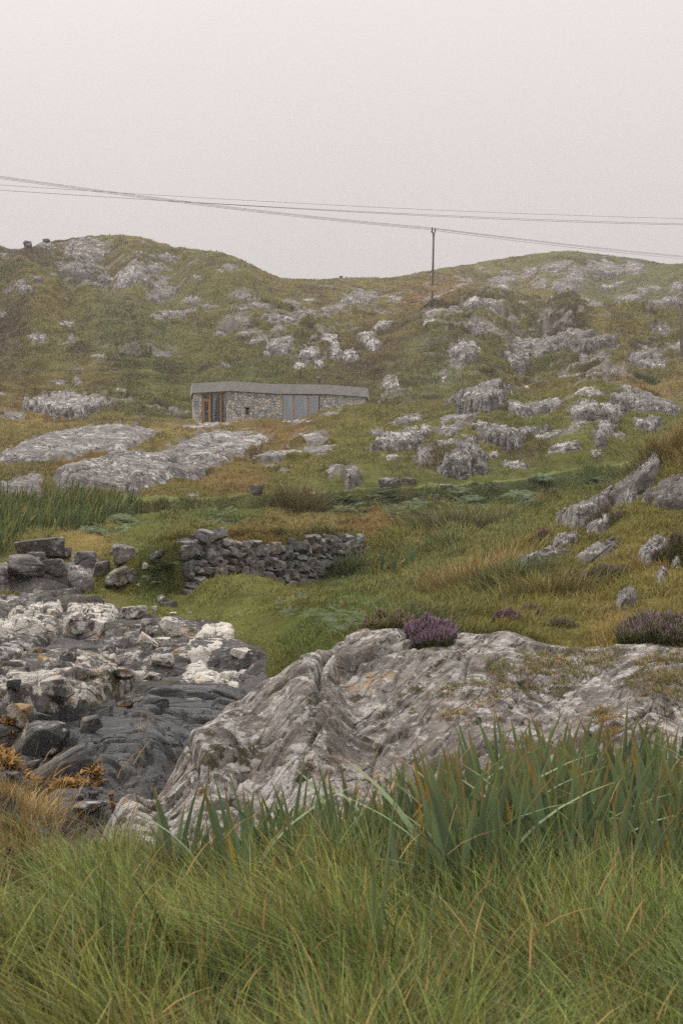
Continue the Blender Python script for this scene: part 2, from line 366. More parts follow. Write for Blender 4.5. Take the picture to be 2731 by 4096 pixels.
def rock_mat(name, dark, light, k=1.0, lichen=.5, ochre=0.0, moss=0.0, wet=0.0, rot=0.6, white=(.5, .475, .44), wetline=None, streak=.6, crack=.6, grain=(3.0, .5), spots=.5, dip=.75):
    """k = size of the features in metres; lichen / ochre / moss = how much of each grows on the stone; rot = run of the grain"""
    s = NT(name); p = s.pos()
    gm = s.mapping(s.mapping(s.mapping(p, rot=(0, 0, -rot)), rot=(-dip, 0, 0)), (grain[1] / k, grain[0] / k, .8 / k))      # x runs along the grain, y across the tilted beds
    wob = s.n('ShaderNodeTexNoise'); s.l(gm, wob.inputs['Vector']); wob.inputs['Scale'].default_value = .7; wob.inputs['Detail'].default_value = 4
    wv = s.n('ShaderNodeVectorMath', operation='MULTIPLY_ADD'); s.l(wob.outputs['Color'], wv.inputs[0]); wv.inputs[1].default_value = (.4, .4, .4); s.l(gm, wv.inputs[2])
    n1 = s.noise(p, .8 / k, 10, .72); n2 = s.noise(gm, .9, 9, .7, .1); n3 = s.noise(p, 9 / k, 8, .75)
    f = s.math('ADD', s.math('MULTIPLY', n1, .4), s.math('ADD', s.math('MULTIPLY', n2, streak * .6), s.math('MULTIPLY', n3, 1 - .4 - streak * .6)))
    c = s.ramp(f, (.36, tuple(x * .45 for x in dark)), (.47, dark), (.56, light), (.68, tuple(min(1, x * 1.35) for x in light)))
    big = s.noise(p, .33 / k, 3, .5)
    lt = s.math('ADD', s.noise(p, 2.2 / k, 9, .72), s.math('MULTIPLY', big, .4))
    lm = s.ramp(lt, (.80 - .2 * lichen, 0.0), (.87 - .2 * lichen, 1.0))
    wn_ = s.ramp(n3, (.3, tuple(x * .72 for x in white)), (.65, white))
    c = s.mix(s.math('MULTIPLY', lm, .92), c, wn_)
    if spots:
        vs = s.n('ShaderNodeTexVoronoi'); s.l(p, vs.inputs['Vector']); vs.inputs['Scale'].default_value = 2.6 / k; vs.inputs['Randomness'].default_value = 1.0
        sv = s.math('ADD', vs.outputs['Distance'], s.math('MULTIPLY', n3, .35))
        c = s.mix(s.math('MULTIPLY', s.ramp(sv, (.29, 1.0), (.34, 0.0)), spots), c, tuple(x * 1.08 for x in white))
    dk = s.noise(gm, 2.2, 8, .75)
    c = s.mix(s.ramp(dk, (.36, .85), (.45, 0.0)), c, tuple(x * .3 for x in dark))
    if ochre:
        on = s.math('ADD', s.noise(p, 2.1 / k, 8, .72), s.math('MULTIPLY', s.noise(p, .4 / k, 2), .4))
        c = s.mix(s.ramp(on, (.84 - .2 * ochre, 0.0), (.9 - .2 * ochre, .8)), c, (.34, .2, .06))
    if moss:
        mn = s.math('ADD', s.noise(p, 2.4 / k, 8, .75), s.math('MULTIPLY', s.noise(gm, .5, 3), .4))
        c = s.mix(s.ramp(mn, (.84 - .2 * moss, 0.0), (.9 - .2 * moss, .95)), c, (.055, .046, .018))
    rough = .85
    ve = s.n('ShaderNodeTexVoronoi', feature='DISTANCE_TO_EDGE'); s.l(wv.outputs[0], ve.inputs['Vector']); ve.inputs['Scale'].default_value = .55
    ck = s.ramp(ve.outputs['Distance'], (0.0, 1.0), (.045, 0.0)); ckm = s.math('MULTIPLY', ck, s.ramp(n1, (.42, 0.0), (.55, 1.0)))
    if wetline is not None:
        # tide mark: bare dark stone below, lichen above
        zz = s.n('ShaderNodeSeparateXYZ'); s.l(p, zz.inputs[0])
        h = s.math('ADD', zz.outputs['Z'], s.math('MULTIPLY', s.math('SUBTRACT', s.noise(p, 1.6, 4), .5), .6))
        wm = s.n('ShaderNodeMapRange'); s.l(h, wm.inputs['Value']); wm.inputs['From Min'].default_value = wetline - .05; wm.inputs['From Max'].default_value = wetline + .06
        wc = s.ramp(f, (.36, (.022, .021, .022)), (.52, (.06, .058, .058)), (.68, (.13, .12, .112)))
        c = s.mix(wm.outputs[0], wc, c); rough = s.math('ADD', s.math('MULTIPLY', wm.outputs[0], .35), .5)
    c = s.mix(s.math('MULTIPLY', ckm, crack), c, tuple(x * .22 for x in dark))
    hgt = s.math('ADD', s.math('MULTIPLY', n2, 1.0), s.math('ADD', s.math('MULTIPLY', n3, .8), s.math('SUBTRACT', s.math('MULTIPLY', dk, .6), s.math('MULTIPLY', ckm, .5))))
    s.bump(hgt, 1.0, .16 * k)
    return s.fin(c, rough if not wet else .5, .25 + .2 * wet)

M = {}
SLAB_ROT = 1.15
M['rock_far'] = rock_mat('rock_far', (.105, .09, .083), (.21, .185, .172), 1.6, .2, 0, .5, rot=.4)
M['rock_pale'] = rock_mat('rock_pale', (.105, .091, .084), (.235, .21, .195), 1.0, .45, 0, .45, rot=.4)
M['rock_mid'] = rock_mat('rock_mid', (.105, .094, .089), (.228, .208, .196), 1.0, .3, .0, .4, rot=.55)
M['rock_bank'] = rock_mat('rock_bank', (.13, .114, .105), (.265, .238, .22), .5, .35, .0, .45, rot=1.0)
M['rock_slab'] = rock_mat('rock_slab', (.14, .12, .105), (.285, .252, .222), .3, .5, .12, .4, rot=SLAB_ROT, spots=.6, grain=(3.6, .45), dip=.25)
M['rock_lichen'] = rock_mat('rock_lichen', (.085, .074, .068), (.18, .158, .146), .45, .85, .2, .3, rot=.7, wetline=-2.12, white=(.64, .59, .52))
M['rock_shore'] = rock_mat('rock_shore', (.085, .077, .073), (.18, .162, .15), .6, .55, .3, .4, rot=.7, wetline=-2.12, white=(.62, .57, .5))
M['rock_white'] = rock_mat('rock_white', (.13, .112, .1), (.3, .27, .24), .5, 1.15, .1, .2, rot=.7, wetline=-2.2, white=(.7, .65, .575))
M['rock_black'] = rock_mat('rock_black', (.045, .044, .046), (.088, .086, .086), .6, -1, 0, 0, wet=.6, rot=.6, spots=0, crack=.9)
M['rock_shoredark'] = rock_mat('rock_shoredark', (.05, .046, .044), (.125, .113, .106), .5, .25, .12, .45, rot=.7, wetline=-2.0)
M['rock_grey'] = rock_mat('rock_grey', (.1, .091, .086), (.2, .184, .173), .6, .2, .0, .35, rot=.5)
M['rock_lichen_k'] = M['rock_pale']

def veg_mat(name, trans=.14, rough=.6):
    s = NT(name); a = s.n('ShaderNodeAttribute', attribute_name='Col')
    d = s.n('ShaderNodeBsdfTranslucent'); s.l(a.outputs['Color'], d.inputs['Color'])
    s.fin(a.outputs['Color'], rough, .07)
    mx = s.n('ShaderNodeMixShader'); mx.inputs[0].default_value = trans
    s.l(s.bsdf.outputs[0], mx.inputs[1]); s.l(d.outputs[0], mx.inputs[2]); s.l(mx.outputs[0], s.out.inputs[0])
    return s.m
M['veg'] = veg_mat('leaf_blade'); M['veg_dry'] = veg_mat('dry_blade', .2, .8)
def ground_mat():
    s = NT('turf'); a = s.n('ShaderNodeAttribute', attribute_name='Col'); p = s.pos()
    n = s.noise(p, 3.0, 8, .7); n2 = s.noise(p, .6, 6, .65)
    f = s.ramp(s.math('ADD', s.math('MULTIPLY', n, .55), s.math('MULTIPLY', n2, .45)), (.3, .45), (.5, .9), (.7, 1.35))
    s.bump(s.math('ADD', n, n2), .7, .12)
    return s.fin(s.mix(1.0, a.outputs['Color'], f, 'MULTIPLY'), .95, .05)
M['turf'] = ground_mat()
def col_mat(name, rough=.8, nscale=8, namt=.5, bump=.01, spec=.2):
    s = NT(name); a = s.n('ShaderNodeAttribute', attribute_name='Col'); p = s.pos(); n = s.noise(p, nscale, 6, .65)
    c = s.mix(1.0, a.outputs['Color'], s.ramp(n, (.3, 1 - namt), (.7, 1 + namt)), 'MULTIPLY')
    s.bump(n, .6, bump); return s.fin(c, rough, spec)

# ------------------------------------------------------------------ rock outcrops: outlines in the photograph laid on the land
EXT = {}
def ell(cx, cy, w, h, ang=0, seed=0):
    rg = np.random.default_rng(int(cx * 13 + cy * 7 + seed)); n = 11; out = []
    for k in range(n):
        a = 2 * math.pi * k / n; r = rg.uniform(.78, 1.15); x = math.cos(a) * w / 2 * r; y = math.sin(a) * h / 2 * r
        c, s_ = math.cos(R(ang)), math.sin(R(ang)); out.append((cx + x * c - y * s_, cy + x * s_ + y * c))
    return out
# group, tile, outline (or ellipse), height factor, material, label
OC = []
def oc(g, t, shape, label=None, mat='rock_far', hf=.4, name='rock_outcrop'):
    OC.append((g, t, ell(*shape) if isinstance(shape, tuple) else shape, label, mat, hf, name))
LH = 'rock outcrops on the left hill'; MS = 'rock slabs on the slope behind the house'; RS = 'rock faces on the right hillside'; FR = 'outcrops on the far right hill'
KN = 'rock ribs on the grassy knoll'; RB = 'rocks on the right bank'; HF = 'slabs below the house'
oc(LH, 1, [(190, 145), (330, 112), (440, 104), (500, 132), (480, 175), (400, 185), (360, 175), (250, 152)], 'broad pale bare slab just under the crest of the left hill', hf=.15)
oc(LH, 1, [(250, 215), (330, 205), (370, 180), (460, 195), (440, 218), (330, 228), (300, 262), (235, 240)], 'pale rock ledge below the bare slab of the left hill', hf=.3)
oc(LH, 1, (380, 255, 110, 85), 'blocky pale cliff face on the left hill at the head of the gully', hf=.6)
oc(LH, 1, (472, 290, 60, 60), 'small pale rock face right of the blocky cliff on the left hill', hf=.6)
oc(LH, 1, (590, 275, 200, 95, -20), 'long dark broken cliff on the flank of the left hill', 'rock_mid', .5)
oc(LH, 1, (730, 352, 160, 75, -15), 'wedge of bare rock at the foot of the left hill', hf=.5)
oc(LH, 1, (1085, 335, 120, 60), 'rounded rock buttress right of the left hill', hf=.5)
for e in [(635, 163, 55, 25), (755, 190, 80, 35), (880, 265, 40, 20), (1030, 190, 70, 34), (700, 235, 90, 50, -15), (985, 215, 40, 20), (170, 290, 40, 20), (430, 312, 50, 24), (860, 375, 100, 40, -15)]: oc(LH, 1, e)
for e in [(95, 330, 100, 55, 35), (15, 455, 46, 44), (300, 500, 75, 32), (170, 562, 90, 44), (320, 565, 50, 40, 40), (240, 272, 34, 20), (340, 706, 60, 16), (275, 762, 80, 24), (350, 757, 62, 30, 50), (435, 645, 80, 22), (60, 912, 110, 44), (465, 812, 40, 30), (525, 800, 30, 40), (30, 175, 60, 16), (280, 788, 40, 16)]: oc('small rocks in the grass of the left slope', 1, e)
oc('small rocks in the grass of the left slope', 1, [(135, 840), (200, 818), (330, 812), (400, 850), (475, 885), (360, 925), (270, 925), (180, 910)], 'dark lichen-spotted rock face low on the left slope beside the house', 'rock_pale', .55)
oc(MS, 1, [(690, 492), (780, 440), (860, 410), (890, 440), (800, 467), (720, 497)], 'tilted pale slab at the left end of the slope behind the house', hf=.4)
for e in [(940, 398, 100, 20, -3), (1085, 415, 100, 42, -15), (1180, 380, 125, 42), (1050, 470, 150, 40, -12), (1360, 402, 140, 62, -20), (1490, 375, 150, 44, -15), (1250, 522, 64, 60), (1120, 542, 110, 40, -10), (1170, 575, 115, 38, -15), (720, 643, 105, 52, 10), (775, 606, 50, 14), (1010, 682, 44, 18), (700, 545, 90, 14), (1390, 310, 60, 20), (1310, 330, 90, 22), (980, 540, 40, 20), (1085, 495, 90, 20)]: oc(MS, 1, e)
oc(MS, 1, [(1150, 457), (1220, 430), (1340, 450), (1340, 500), (1240, 480)], 'pale stepped slab in the middle of the slope behind the house', hf=.45)
for e in [(1250, 612, 115, 85, 10), (1390, 642, 95, 74), (1472, 578, 74, 64), (1340, 692, 46, 44), (1505, 640, 60, 80), (1290, 575, 70, 40), (1200, 635, 40, 40), (1430, 690, 50, 50)]: oc('pale boulders above the house roof', 1, e, None, 'rock_pale', .6)
for e in [(120, 322, 170, 64, -15), (40, 372, 95, 52, -15), (200, 392, 80, 34, 10), (280, 305, 60, 20)]: oc(MS, 2, e)
for e in [(622, 408, 70, 90, 60), (705, 402, 82, 48), (460, 442, 140, 34), (430, 497, 84, 42, -5), (565, 445, 44, 20), (228, 487, 92, 58), (150, 545, 82, 42), (185, 592, 62, 52), (5, 590, 40, 60), (75, 640, 70, 60)]: oc('rocks around the pole on the hillside', 2, e, None, 'rock_pale', .5)
oc(RS, 2, [(600, 512), (650, 495), (760, 520), (750, 562), (680, 572), (630, 552)], 'square-cut rock face right of the telegraph pole', hf=.6)
oc(RS, 2, (595, 632, 135, 115), 'upright block of cracked rock on the slope right of the house', 'rock_pale', .6)
oc(RS, 2, (262, 772, 84, 84), 'low rock face beside the right end of the house', 'rock_pale', .5)
oc(RS, 2, [(800, 602), (850, 557), (910, 570), (1000, 570), (1110, 545), (1280, 600), (1240, 627), (1050, 607), (1000, 642), (920, 672), (830, 722), (790, 702)], 'longest cliff band across the right hillside', hf=.55)
oc(RS, 2, (1410, 662, 205, 115, -10), 'broad fractured cliff left of the right-hand pole', 'rock_mid', .5)
for e in [(805, 475, 44, 30), (850, 390, 44, 22), (985, 360, 115, 48), (965, 440, 50, 52, -50), (495, 730, 42, 72), (1060, 632, 72, 42), (1120, 660, 52, 52), (1190, 656, 72, 32), (1270, 702, 62, 52, -40), (1190, 727, 125, 38), (1480, 530, 82, 62, 45), (1060, 732, 105, 32), (1170, 402, 125, 52, 20), (540, 520, 80, 24), (530, 665, 40, 30), (700, 730, 50, 24), (440, 640, 40, 30), (775, 585, 30, 24), (1020, 465, 80, 20), (920, 480, 40, 24), (1540, 600, 50, 80, 60), (560, 700, 40, 40)]: oc(RS, 2, e)
for e in [(1000, 207, 160, 52, -20), (1090, 250, 82, 104, 70), (1230, 232, 185, 75, 10), (1350, 217, 105, 64), (780, 250, 64, 32), (940, 285, 44, 54), (760, 285, 124, 44), (1050, 290, 125, 64), (880, 240, 60, 40), (860, 265, 50, 26), (620, 285, 50, 20), (680, 245, 60, 16), (1150, 215, 60, 40)]: oc(FR, 2, e, None, 'rock_far', .45)
for e in [(700, 320, 220, 34), (470, 310, 170, 22), (480, 350, 60, 16), (590, 300, 80, 16), (740, 355, 70, 14)]: oc('low rock shelves along the ridge behind the pole', 2, e, None, 'rock_far', .5)
for e in [(1320, 356, 115, 34), (1480, 370, 165, 64, -25), (1300, 412, 105, 34, 15), (1345, 437, 95, 24, 15), (1540, 282, 64, 56), (1250, 300, 125, 24, -15), (1385, 320, 56, 34), (1210, 385, 40, 24), (1440, 470, 40, 24), (1440, 292, 80, 20)]: oc('pale slabs on the ridge near the right-hand pole', 2, e, None, 'rock_far', .5)
# the knoll
k = lambda sh, lab=None, m='rock_pale', hf=.5: oc(KN, 5, sh, lab, m, hf)
k([(510, 198), (570, 152), (650, 127), (720, 130), (772, 175), (762, 207), (700, 252), (600, 237)], 'big square rock block at the left end of the knoll', 'rock_mid', .55)
k([(770, 200), (870, 198), (960, 168), (1030, 180), (1022, 212), (900, 237), (800, 227)], 'long low rock ledge across the middle of the knoll', 'rock_mid', .5)
k([(1070, 152), (1130, 108), (1180, 125), (1222, 160), (1150, 167)], 'whitest rock on the top of the knoll', 'rock_pale', .4)
k([(1050, 215), (1100, 175), (1180, 215), (1280, 220), (1292, 262), (1222, 277), (1130, 264), (1060, 242)], 'white-streaked rock cluster under the knoll top', 'rock_lichen_k', .55)
k([(1222, 205), (1350, 150), (1480, 190), (1560, 225), (1540, 242), (1440, 217), (1300, 227)], 'thin rock ledge along the right shoulder of the knoll', 'rock_mid', .5)
k([(1340, 267), (1440, 250), (1480, 265), (1442, 322), (1380, 302)], 'overhanging rock shelf at the right of the knoll', 'rock_mid', .6)
k([(460, 257), (520, 240), (660, 250), (600, 277), (490, 277)], 'flat tabular rock below the square block of the knoll', 'rock_mid', .6)
k([(630, 290), (700, 278), (780, 310), (950, 305), (860, 342), (800, 392), (720, 382), (640, 342)], 'layered humped outcrop in the centre of the knoll', 'rock_mid', .6)
k([(150, 402), (280, 350), (400, 300), (450, 310), (380, 352), (360, 402), (230, 407)], 'dark speckled rock rib slanting down the left of the knoll', 'rock_pale', .55)
k([(480, 522), (530, 440), (570, 400), (610, 330), (640, 370), (650, 440), (692, 512), (600, 527)], 'cone-shaped rock spur at the foot of the knoll above the grass track', 'rock_mid', .6)
k((85, 522, 84, 100), 'upright white-topped rock at the bottom left of the knoll', 'rock_pale', .6)
for e in [(1322, 130, 64, 52, 30), (1262, 150, 64, 24), (330, 265, 155, 44, -20), (200, 318, 84, 34), (400, 420, 84, 64, -70), (270, 427, 74, 34), (1222, 292, 74, 90), (1202, 342, 64, 80), (1280, 330, 64, 40), (1030, 385, 155, 48, -10), (950, 330, 155, 34), (820, 467, 124, 54, 10), (1102, 275, 64, 34), (1045, 310, 134, 18), (20, 482, 54, 44), (520, 302, 94, 44), (860, 120, 60, 30), (970, 105, 40, 20), (1440, 420, 60, 30), (1180, 410, 60, 40), (510, 365, 90, 40), (720, 420, 60, 50)]: k(e)
b = lambda sh, lab=None, hf=.5: oc(RB, 5, sh, lab, 'rock_bank', hf)
b([(975, 730), (1050, 650), (1150, 565), (1300, 470), (1440, 440), (1470, 490), (1420, 580), (1340, 632), (1250, 662), (1140, 742), (1080, 765)], 'long slanting ribbed rock slab on the right bank under the dry grass', .36)
b((1180, 737, 124, 62, -20), 'small rock just below the long ribbed slab of the right bank')
b([(1380, 642), (1440, 590), (1540, 530), (1640, 520), (1640, 620), (1480, 660)], 'rock slab at the right frame edge on the bank', .55)
b([(800, 922), (880, 880), (990, 855), (1062, 870), (960, 902), (860, 947)], 'flat rock slab at the lower left of the right bank', .3)
b([(1080, 892), (1180, 840), (1282, 820), (1250, 857), (1120, 907)], 'smooth low rock beside the heather on the right bank', .3)
b((1040, 815, 134, 52, -15), 'mossy rock above the flat slab of the right bank')
b([(1360, 892), (1430, 820), (1502, 810), (1502, 872), (1420, 912)], 'pale rock face under the rusty grass of the right bank', .45)
b((1545, 892, 90, 64), 'rock half cut off by the frame on the right bank')
b((1470, 968, 64, 64), 'little pale rock in the straw grass of the right bank', .5)
oc(RB, 7, (1312, 177, 124, 64, -20), 'rounded white-edged stone at the left of the big heather', 'rock_bank', .5)
h = lambda sh, lab, hf=.35: oc(HF, 4, sh, lab, 'rock_mid', hf)
h([(225, 352), (290, 270), (480, 200), (650, 190), (850, 120), (960, 90), (1150, 80), (1240, 110), (1180, 150), (1100, 200), (1000, 240), (900, 290), (780, 312), (630, 377), (540, 362), (380, 347), (300, 362)], 'largest sweep of bare grey bedrock below the house', .22)
h([(0, 222), (60, 165), (200, 110), (480, 55), (600, 70), (700, 85), (680, 130), (560, 190), (420, 180), (250, 230), (100, 237), (-60, 240)], 'stepped grey bedrock slope left of the house', .25)
h([(-60, 325), (0, 320), (120, 280), (200, 270), (180, 330), (200, 387), (80, 412), (0, 420), (-60, 420)], 'dark rock shelf at the left frame edge above the reeds', .35)
h([(230, 412), (250, 380), (370, 365), (470, 380), (400, 412), (300, 422)], 'low grey slab sitting in the grass under the big bedrock', .4)
h([(1100, 232), (1200, 180), (1350, 150), (1500, 145), (1490, 180), (1300, 202), (1180, 227)], 'long low rock rib in front of the house wall', .35)
h((1400, 120, 154, 62, 10), 'rounded grey hump right of the bare bedrock', .4)
for e in [(890, 66, 250, 20), (1280, 264, 74, 18), (1500, 262, 94, 64, -30), (870, 372, 60, 24), (1400, 190, 120, 20), (1220, 240, 70, 24)]: oc(HF, 4, e, None, 'rock_mid', .4)
for e in [(1400, 905, 104, 34, -15), (1485, 905, 84, 22), (960, 952, 180, 22), (1340, 942, 160, 20)]: oc('flat pale rocks at the foot of the house', 1, e, None, 'rock_pale', .35)
# the shore
s6 = lambda sh, lab, m='rock_lichen', hf=.45, name='rock_outcrop': oc('rocks along the shore', 6, sh, lab, m, hf, name)
oc('rocks along the shore', 4, [(-60, 712), (0, 710), (150, 700), (310, 690), (330, 630), (430, 650), (462, 702), (410, 762), (330, 802), (170, 812), (60, 802), (-60, 800)], 'grey wall of bedrock at the left edge above the shore', 'rock_grey', .5)
oc('rocks along the shore', 4, [(-60, 832), (0, 830), (80, 815), (190, 800), (282, 832), (130, 892), (-60, 940)], 'lower grey rock step under the bedrock wall at left', 'rock_grey', .4)
s6([(-60, 200), (0, 190), (60, 115), (180, 90), (290, 75), (282, 150), (270, 222), (180, 242), (90, 237), (-60, 262)], 'big white lichen-mottled rock at the left edge of the shore')
s6([(290, 97), (400, 65), (520, 55), (542, 120), (500, 192), (400, 202), (300, 172)], 'white-capped boulder mass right of the mottled rock')
s6([(830, 292), (900, 200), (990, 170), (1050, 190), (1032, 262), (1010, 312), (900, 342), (830, 332)], 'pale cream lichen rock against the green turf', 'rock_white', .35)
s6([(700, 512), (780, 450), (830, 362), (900, 335), (930, 372), (960, 400), (1100, 370), (1062, 442), (1040, 477), (900, 492), (760, 492)], 'brightest white lichen slab beside the black flats', 'rock_white', .3, 'rock_slab')
s6([(-60, 360), (0, 350), (150, 290), (350, 215), (600, 190), (642, 252), (560, 352), (450, 402), (330, 472), (200, 492), (-60, 485)], 'broad slab with orange and white lichen across the shore', 'rock_shore', .3, 'rock_slab')
s6([(-60, 540), (0, 520), (130, 490), (300, 480), (520, 420), (660, 380), (702, 432), (640, 472), (500, 552), (360, 602), (240, 642), (100, 662), (-60, 700)], 'jagged dark ridge crusted with yellow lichen', 'rock_shore', .6)
s6([(490, 652), (650, 530), (850, 490), (1040, 470), (1230, 440), (1250, 480), (1120, 560), (960, 640), (830, 700), (740, 800), (640, 870), (560, 960), (480, 1060), (340, 1140), (280, 1200), (180, 1160), (240, 990), (400, 870), (320, 740), (420, 680)], 'wet black rock flats on the floor of the inlet', 'rock_black', .08, 'rock_slab')
SLAB = [P(155, 1990), P(270, 1832), P(335, 1772), P(430, 1690), P(520, 1622), P(600, 1570), P(720, 1500), P(830, 1457), P(1000, 1452), P(1170, 1457), P(1380, 1482), P(1568, 1487), P(1850, 1492),
        P(1850, 1900), P(1500, 1905), P(1200, 1905), P(800, 1930), P(560, 1940), P(300, 1985)]

MASK = np.zeros((NW, NU)); OUT = []
def add_mask(poly):
    poly = np.asarray(poly); u0, w0 = poly.min(0); u1, w1 = poly.max(0)
    i0, i1 = np.searchsorted(UA, [u0, u1]); j0, j1 = np.searchsorted(WA, [w0, w1])
    i0 = max(i0 - 2, 0); j0 = max(j0 - 2, 0); i1 += 2; j1 += 2
    sub = np.s_[j0:j1, i0:i1]; wc = (w0 + w1) / 2
    sd = poly_sd(UU[sub], WW[sub], poly); MASK[sub] = np.maximum(MASK[sub], (sd > 0))
for g, t, sh, lab, mat, hf, name in OC:
    if t == 'P': pts = [cast(q) for q in sh]
    else: pts = [cast(T(t, *q)) for q in sh]
    pts = np.array(pts)
    if len(sh) == 11:                          # a small one: keep its far side from jumping onto the next ridge
        wm = np.median(pts[:, 1]); pts[:, 1] = np.clip(pts[:, 1], wm - .09, wm + .09)
    if mat == 'rock_black': pts[:, 1] = np.maximum(pts[:, 1], math.log(10.5) + .9 * np.maximum(0, pts[:, 0] + .17))
    wspan = pts[:, 1].max() - pts[:, 1].min(); uspan = np.ptp(pts[:, 0])
    if wspan < .5 * uspan:                     # never thinner than it is wide by more than two
        wc = pts[:, 1].mean(); pts[:, 1] = wc + (pts[:, 1] - wc) * (.5 * uspan / (wspan + 1e-6))
    OUT.append((g, pts, sh, t, lab, mat, hf, name)); add_mask(pts)
slab_pts = []
for q in SLAB:
    u, w = cast(q); slab_pts.append((u, min(w, math.log(11.6))))
slab_pts = np.array(slab_pts); add_mask(slab_pts)
def blur(A, n):
    for _ in range(n):
        A = .25 * np.roll(A, 1, 0) + .5 * A + .25 * np.roll(A, -1, 0); A = .25 * np.roll(A, 1, 1) + .5 * A + .25 * np.roll(A, -1, 1)
    return A
SOFT = blur(MASK.copy(), 4)
SHORE_POLY = np.array([cast(P(*q)) for q in [(-250, 1200), (-250, 1400), (380, 1400), (430, 1420), (360, 1440), (500, 1430), (640, 1520), (600, 1580), (430, 1700), (280, 1840), (150, 1990), (-250, 1850)]])
SHORE_POLY[0] = cast(P(-250, 1385)); SHORE_POLY[1] = cast(P(0, 1385))
shore = np.array([cast(P(*q)) for q in [(-250, 1375), (0, 1375), (180, 1370), (360, 1420), (500, 1440), (610, 1500), (605, 1572), (430, 1690)]] + [(P(330, 0)[0], math.log(9.6)), (P(150, 0)[0], math.log(8.2)), (P(-250, 0)[0], math.log(8.6))])
SHM = blur((poly_sd(UU, WW, shore) > 0).astype(float), 5)

# ------------------------------------------------------------------ the land
damp = np.clip(1 - .9 * SOFT, 0, 1)
am_far = sstep(95, 150, YY); am_mid = sstep(16, 40, YY) * (1 - am_far); am_near = 1 - sstep(16, 40, YY)
SW_ = blur(MASK.copy(), 26)
_ca, _sa = math.cos(.3), math.sin(.3); _a = XX * _ca + YY * _sa; _b = -XX * _sa + YY * _ca
_q1 = fbm(XX / 6, YY / 6, 201, 3) * 2.2; _q2 = fbm(XX / 6 + 9, YY / 6 + 5, 205, 3) * 1.6
_lf, _le = facets((_a + _q1) / 6.5, (_b + _q2) / 3.2, 211, .9); _lf2, _le2 = facets((_a + _q1) / 2.4, (_b + _q2) / 1.1, 215, .9)
LEDGE = np.clip(sstep(-.15, .2, fbm(XX / 26, YY / 26, 221, 3) - .08 + .12 * sstep(-25, 5, XX)) * .85 + 1.6 * SW_, 0, 1) * sstep(98, 125, YY)
_mf, _me = facets((_a + .4 * _q1) / 2.6, (_b + .4 * _q2) / 1.3, 231, .9)
LEDGE_M = np.clip(2.2 * SW_, 0, 1) * sstep(54, 60, YY) * (1 - sstep(98, 125, YY))
D = am_far * (.8 * fbm(XX / 9, YY / 9, 11, 5, .55) + .9 * np.abs(fbm(XX / 3.6, YY / 2.8, 21, 5, .62)) + .25 * fbm(XX / 1.3, YY / 1.3, 25, 3))
_crest = 1 - .8 * sstep(172, 208, YY)
D = D * (1 - .55 * sstep(180, 215, YY))
D = D * (1 - .85 * TA * sstep(-.6, 0, TS) * (1 - sstep(4, 6, TS)))
D += LEDGE * (1.35 * _lf + .7 * _lf2) * np.clip(YY / 190, .6, 1.0) * _crest + LEDGE_M * .55 * _mf
D += am_mid * (.25 * fbm(XX / 4, YY / 4, 31, 4) + .35 * np.abs(fbm(XX / 1.4, YY / 1.4, 41, 4, .6)))
D += am_near * (.06 * fbm(XX / .9, YY / .9, 51, 4))
house_pad = np.exp(-(((XX + 3.5) / 9) ** 2 + ((YY - 110) / 7) ** 2) ** 2)
ZZ = V0 * YY + D * damp * (1 - house_pad)
# an eroded lip where turf meets the shore, dark peat and rock beneath
ZZ -= SHM * .12
ZZ -= .16 * blur((poly_sd(UU, WW, slab_pts) > 0).astype(float) * (WW < math.log(11.2)), 3)
_sl = np.gradient(ZZ, axis=0) / np.gradient(YY, axis=0); _sb = blur(_sl.copy(), 2)
RMASK = np.clip(LEDGE + LEDGE_M, 0, 1) * np.clip(sstep(.75, 1.3, _sb + .5 * fbm(XX / 2.2, YY / 1.6, 241, 4)) + sstep(.05, .12, fbm(_a / 5, _b / 1.8, 251, 6, .66) - .1 + .25 * SW_), 0, 1)
# settle the crest so that turf and stone together meet the sky where the hills do
_far = YY > 165
_vm = np.where(_far, ZZ / YY, -1).max(0); _tg = np.array([P(0, np.interp(784 + 3269 * u_, [q[0] for q in SKY], [q[1] for q in SKY]))[1] for u_ in UA]) - .0016
_dl = np.convolve(np.pad(_tg - _vm, 6, mode='edge'), np.ones(13) / 13, 'valid'); _rm = sstep(158, 205, YY)
ZZ += _dl[None] * YY * _rm; V0 += _dl[None] * _rm
def top_of_land(u, w): return gsample(ZZ, u, w)

